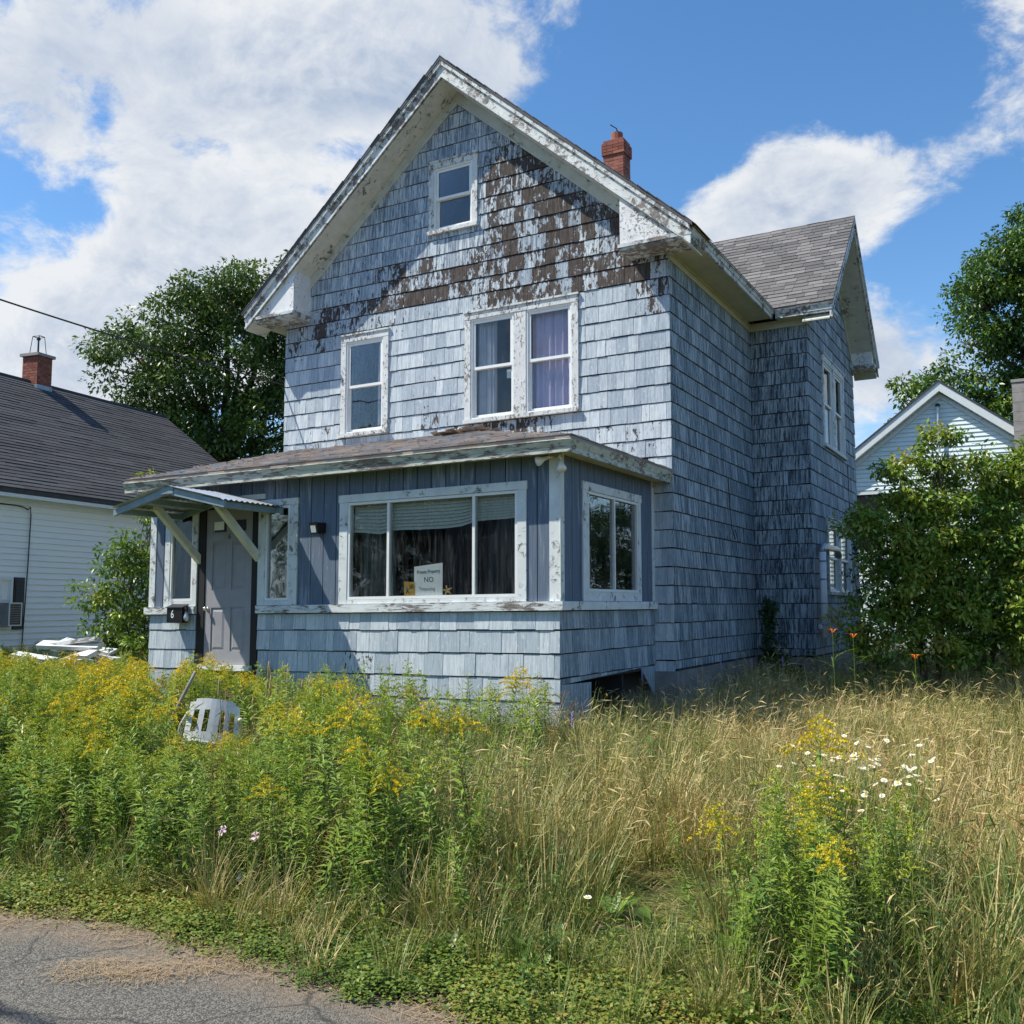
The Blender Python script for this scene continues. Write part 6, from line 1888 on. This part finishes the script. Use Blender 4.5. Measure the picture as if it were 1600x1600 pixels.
for i, (x, y) in enumerate(dais):
    small = i >= 12
    h = rg.uniform(.55, .72) if not small else rg.uniform(.22, .34)
    mb = MB(); heads = []
    for j in range(11 if not small else 3):
        a = rg.uniform(0, 6.28); d = rg.uniform(.03, .17); hh = h * rg.uniform(.72, 1.05)
        e = (math.cos(a) * d, math.sin(a) * d, hh)
        mb.tube([(0, 0, 0), (e[0] * .25, e[1] * .25, hh * .6), e], .0028, 4, c=(.4, .4, .4), r1=.0015); heads.append(e)
    bag = Bag(); bag.join(mb, .35)
    n = 16; t = r.uniform(.1, .7, n); a = r.uniform(0, 6.28, n)
    V, F, Cc = leaf_quads(np.stack([np.zeros(n), np.zeros(n), t * h], 1), np.stack([np.cos(a), np.sin(a), np.full(n, .4)], 1), np.tile([0, 0, 1.0], (n, 1)), r.uniform(.05, .09, n), r.uniform(.010, .016, n), r.uniform(.2, .5, n))
    bag.add(V, F, Cc)
    o = put('fleabane', bag.mesh('fleabane', 'goldenrod_leaf_single'), None, (x, y, 0))
    tag(o, 'white flowered daisy fleabane in the patch right of the tall goldenrod' if not small else 'small white daisy plant low in the grass near the road', 'daisy', 'daisies in the tall grass' if not small else 'daisies near the road')
    for e in heads:
        f = bpy.data.objects.new('flower', dh[rg.randrange(3)]); col.objects.link(f); f.parent = o; f.location = e
        f.rotation_euler = (rg.uniform(-.5, .5), rg.uniform(-.5, .5), rg.uniform(0, 6)); s = rg.uniform(.8, 1.15); f.scale = (s, s, s)

def flower_plant(name, loc, h, label, cat, petal, build, n=14, leafw=.02, leafl=.10, group=None, mat='goldenrod_leaf_single'):
    r = np.random.RandomState(int(abs(loc[0] * 1000)) % 9999)
    mb = MB(); mb.tube([(0, 0, 0), (.01, .0, h * .5), (.0, .01, h)], .005, 5, r1=.003)
    bag = Bag(); bag.join(mb, .4)
    t = r.uniform(.02, .8, n); a = r.uniform(0, 6.28, n)
    V, F, Cc = leaf_quads(np.stack([np.zeros(n), np.zeros(n), t * h], 1), np.stack([np.cos(a), np.sin(a), r.uniform(-.1, .6, n)], 1), np.tile([0, 0, 1.0], (n, 1)), r.uniform(.7, 1.2, n) * leafl, r.uniform(.7, 1.2, n) * leafw, r.uniform(.1, .5, n))
    bag.add(V, F, Cc)
    o = put(name, bag.mesh(name, mat), None, loc)
    tag(o, label, cat, group)
    for off_, mb2, pm in build(r, h):
        f = bpy.data.objects.new('flower', mb2.mesh('flower', pm, recalc=False)); col.objects.link(f); f.parent = o; f.location = off_
    return o
def lily(r, h):
    out = []
    mb = MB()
    for i in range(6):
        a = i * math.pi / 3; c_, s_ = math.cos(a), math.sin(a); p_, q_ = -s_, c_
        mb.poly([(0, 0, 0), (c_ * .045 + p_ * .018, s_ * .045 + q_ * .018, .05), (c_ * .095, s_ * .095, .055), (c_ * .045 - p_ * .018, s_ * .045 - q_ * .018, .05)])
    out.append(((0, .01, h), mb, 'petal_orange'))
    return out
flower_plant('daylily', (9.62, .75, 0), .92, 'orange daylily flowering before the shrubs', 'daylily', None, lily, 16, .018, .45)
flower_plant('daylily', (8.60, .95, 0), 1.22, 'higher orange daylily against the dark wing wall', 'daylily', None, lily, 16, .018, .45)
flower_plant('daylily', (8.85, 1.0, 0), 1.16, 'second orange daylily at the foot of the wing pipe', 'daylily', None, lily, 16, .018, .45)
def mallow(r, h):
    out = []
    for k_ in range(1):
        mb = MB(); N_ = 5
        for i in range(N_):
            a = i * 2 * math.pi / N_
            pts2 = [(0, 0, 0)] + [(math.cos(a + d) * l, math.sin(a + d) * l, .008) for d, l in ((-.55, .022), (-.35, .031), (0, .030), (.35, .031), (.55, .022))]
            mb.poly(pts2)
        v = [tuple(Matrix.Rotation(R(60), 3, 'X') @ Matrix.Rotation(R(r.uniform(-30, 30)), 3, 'Z') @ Vector(q_)) for q_ in mb.v]; mb.v = v
        out.append(((r.normal(0, .01), r.normal(0, .01), h), mb, 'petal_pink'))
    return out
flower_plant('mallow', (7.02, -8.28, 0), .34, 'pink mallow flower higher of the three near the road', 'mallow', None, mallow, 10, .03, .05)
flower_plant('mallow', (7.24, -8.36, 0), .13, 'pink mallow flower lowest of the three near the road', 'mallow', None, mallow, 10, .03, .05)
flower_plant('mallow', (7.15, -8.18, 0), .30, 'small pink mallow flower to the right of the higher one', 'mallow', None, mallow, 10, .03, .05)
def spike(r, h):
    mb = MB()
    for i in range(22):
        t = i / 22; a = i * 2.4; rr = .013 * (1 - t * .6)
        p_ = Vector((math.cos(a) * rr, math.sin(a) * rr, -.12 + .14 * t)); s = .0045
        mb.poly([p_ + Vector((-s, 0, -s)), p_ + Vector((s, 0, -s)), p_ + Vector((s, .002, s)), p_ + Vector((-s, .002, s))])
    return [((0, .01, h), mb, 'petal_purple')]
for i, (x, y, h) in enumerate(((6.85, -1.4, .82), (7.2, .6, .85), (7.35, 1.6, .82), (7.55, 2.6, .80), (5.6, -5.2, .75), (7.0, -6.9, .6), (7.3, -4.3, .62), (7.05, -4.6, .64))):
    flower_plant('purple_spike', (x, y, 0), h, 'purple flower spike at the foot of the shaded side wall' if i < 4 else 'purple flower spike in the meadow grass', 'wildflower', None, spike, 12, .014, .08, 'purple spikes by the wall' if i < 4 else 'purple spikes in the grass')
# dark dead dock stalk and brown spikes
mb = MB(); mb.tube([(0, 0, 0), (-.02, -.01, .3), (-.08, -.03, .68)], .008, 6, r1=.005)
rg = random.Random(5)
for i in range(150):
    t = rg.uniform(.35, 1); a = rg.uniform(0, 6.28); rr = .02 * (1.15 - t)+.006
    p_ = Vector((-.08 * t * t + math.cos(a) * rr, -.03 * t + math.sin(a) * rr, .68 * t)); s = .007
    d = Vector((math.cos(a), math.sin(a), .3)) * s * 1.5
    mb.poly([p_ - Vector((0, 0, s)), p_ + d, p_ + Vector((0, 0, s)), p_ - d * .3])
thing('dock_stalk', mb, 'dock_brown', 'dark dead dock stalk leaning in the foreground grass', 'weed stalk').location = (8.22, -7.55, 0)
for i in range(16):
    x = 4.3 + rg.random() * 1.5; y = -5.9 + rg.random() * 1.3; h = rg.uniform(.75, 1.02)
    mb = MB(); mb.tube([(0, 0, 0), (rg.uniform(-.03, .03), rg.uniform(-.03, .03), h * .7), (rg.uniform(-.08, .08), rg.uniform(-.05, .05), h)], .004, 5)
    e = mb.v[-1]; 
    s = thing('seed_stalk', mb, 'stalk_tan', 'dry tan seed stalk standing right of the white chair', 'weed stalk', 'dry seed stalks'); s.location = (x, y, 0)
    m2 = MB(); m2.lathe((e[0], e[1], h - .16), (0.02, 0, 1), [(0, .004), (.02, .010), (.14, .009), (.18, .003)], 7)
    hd = bpy.data.objects.new('seed_head', m2.mesh('seed_head', 'stalk_tan', smooth=True)); col.objects.link(hd); hd.parent = s
# broad dock leaves near the road
def dock_leaves(seed, n=16):
    r = np.random.RandomState(seed); bag = Bag()
    a = r.uniform(0, 6.28, n); D = np.stack([np.cos(a), np.sin(a), r.uniform(.3, 1.3, n)], 1)
    P = norm(D) * .05
    L = r.uniform(.07, .15, n)
    V, F, Cc = leaf_quads(P, D, np.tile([0, 0, 1.0], (n, 1)), L, L * .34, r.uniform(.0, .5, n), .15); bag.add(V, F, Cc)
    return bag.mesh('dock', 'goldenrod_leaf_single')
dk = [dock_leaves(i) for i in range(3)]
r = np.random.RandomState(81)
for i in range(16):
    x, y = r.uniform(8.5, 10.4), r.uniform(-8.7, -7.7)
    o = bpy.data.objects.new('dock', dk[i % 3]); col.objects.link(o); o.location = (x, y, .0); o.rotation_euler = (0, 0, r.uniform(0, 6.28)); s = r.uniform(.7, 1.15); o.scale = (s, s, s)
    tag(o, 'broad leaved dock low in the foreground weeds', 'dock', 'docks in the foreground')

# ------------------------------------------------------------------ low cover and litter along the road edge
def cover_patch(seed, n=70, rad=.10):
    r = np.random.RandomState(seed); bag = Bag()
    a = r.uniform(0, 6.28, n); q = rad * np.sqrt(r.uniform(0, 1, n))
    P = np.stack([q * np.cos(a), q * np.sin(a), r.uniform(.01, .07, n) * (1.2 - q / rad)], 1)
    b = r.uniform(0, 6.28, n); D = np.stack([np.cos(b), np.sin(b), r.uniform(-.1, .5, n)], 1)
    L = r.uniform(.009, .021, n)
    V, F, Cc = leaf_quads(P, D, norm(np.stack([r.normal(0, .3, n), r.normal(0, .3, n), np.ones(n)], 1)), L, L * .8, r.uniform(0, 1, n), .1); bag.add(V, F, Cc)
    return bag.mesh('cover_patch', 'cover_leaf')
cps = [cover_patch(i) for i in range(5)]
pts2, ro, sc_, vi2, ti = [], [], [], [], []
r = np.random.RandomState(61)
for x, y, u in zip(r.uniform(2, 13, 9000), r.uniform(-9.2, -7.4, 9000), r.uniform(0, 1, 9000)):
    if not in_view(x, y, 1.0): continue
    edge_y = -9.02 + 0.10 * math.sin(x * 0.9 + 1) + 0.06 * math.sin(x * 2.7)
    dlt = y - edge_y
    if dlt < -.06 + .10 * math.sin(x * 5.1) * math.sin(x * 2.3): continue
    p_ = .62 if dlt < .45 else .62 * math.exp(-(dlt - .45) / .3)
    if u > p_: continue
    pts2.append((x, y, .004)); ro.append((0, 0, r.uniform(0, 6.28))); s = r.uniform(.8, 1.5); sc_.append((s, s, s * r.uniform(.7, 1.5))); vi2.append(r.randint(5))
    ti.append(min(1, max(0, .27 + .20 * math.sin(x * 2.1) + r.normal(0, .15))))
tag(scatter('ground_cover', pts2, ro, sc_, vi2, ti, cps), 'yellow green creeping leaves along the road edge', 'ground cover')
def straw_bits(seed, n=20):
    r = np.random.RandomState(seed); mb = MB()
    for i in range(n):
        p_ = Vector((r.normal(0, .06), r.normal(0, .06), .004 + r.uniform(0, .012))); a = r.uniform(0, 6.28); l = r.uniform(.02, .12); s = r.uniform(.0006, .0012)
        d = Vector((math.cos(a), math.sin(a), r.uniform(-.05, .08))) * l; q_ = Vector((-math.sin(a), math.cos(a), 0)) * s
        mb.poly([p_ - q_, p_ + q_, p_ + d + q_, p_ + d - q_])
    return mb.mesh('straw', 'straw', recalc=False)
st = [straw_bits(i) for i in range(4)]
pts2, ro, sc_, vi2, ti = [], [], [], [], []
r = np.random.RandomState(62)
for i in range(300):
    if i < 46:
        t = r.uniform(0, 1); x = 7.28 + .62 * t + r.normal(0, .05); y = -9.52 + .42 * t + r.normal(0, .035) + .05 * math.sin(t * 9)
    else:
        x = r.uniform(4, 11); y = -9.10 + 0.10 * math.sin(x * 0.9 + 1) + r.normal(0, .07)
    if not in_view(x, y, .8): continue
    pts2.append((x, y, .006)); ro.append((0, 0, r.uniform(0, 6.28))); s = r.uniform(.7, 1.2); sc_.append((s, s, 1)); vi2.append(r.randint(4)); ti.append(.5)
tag(scatter('straw_litter', pts2, ro, sc_, vi2, ti, st), 'dry straw litter washed along the asphalt edge', 'litter')
print('objects', len(bpy.data.objects))
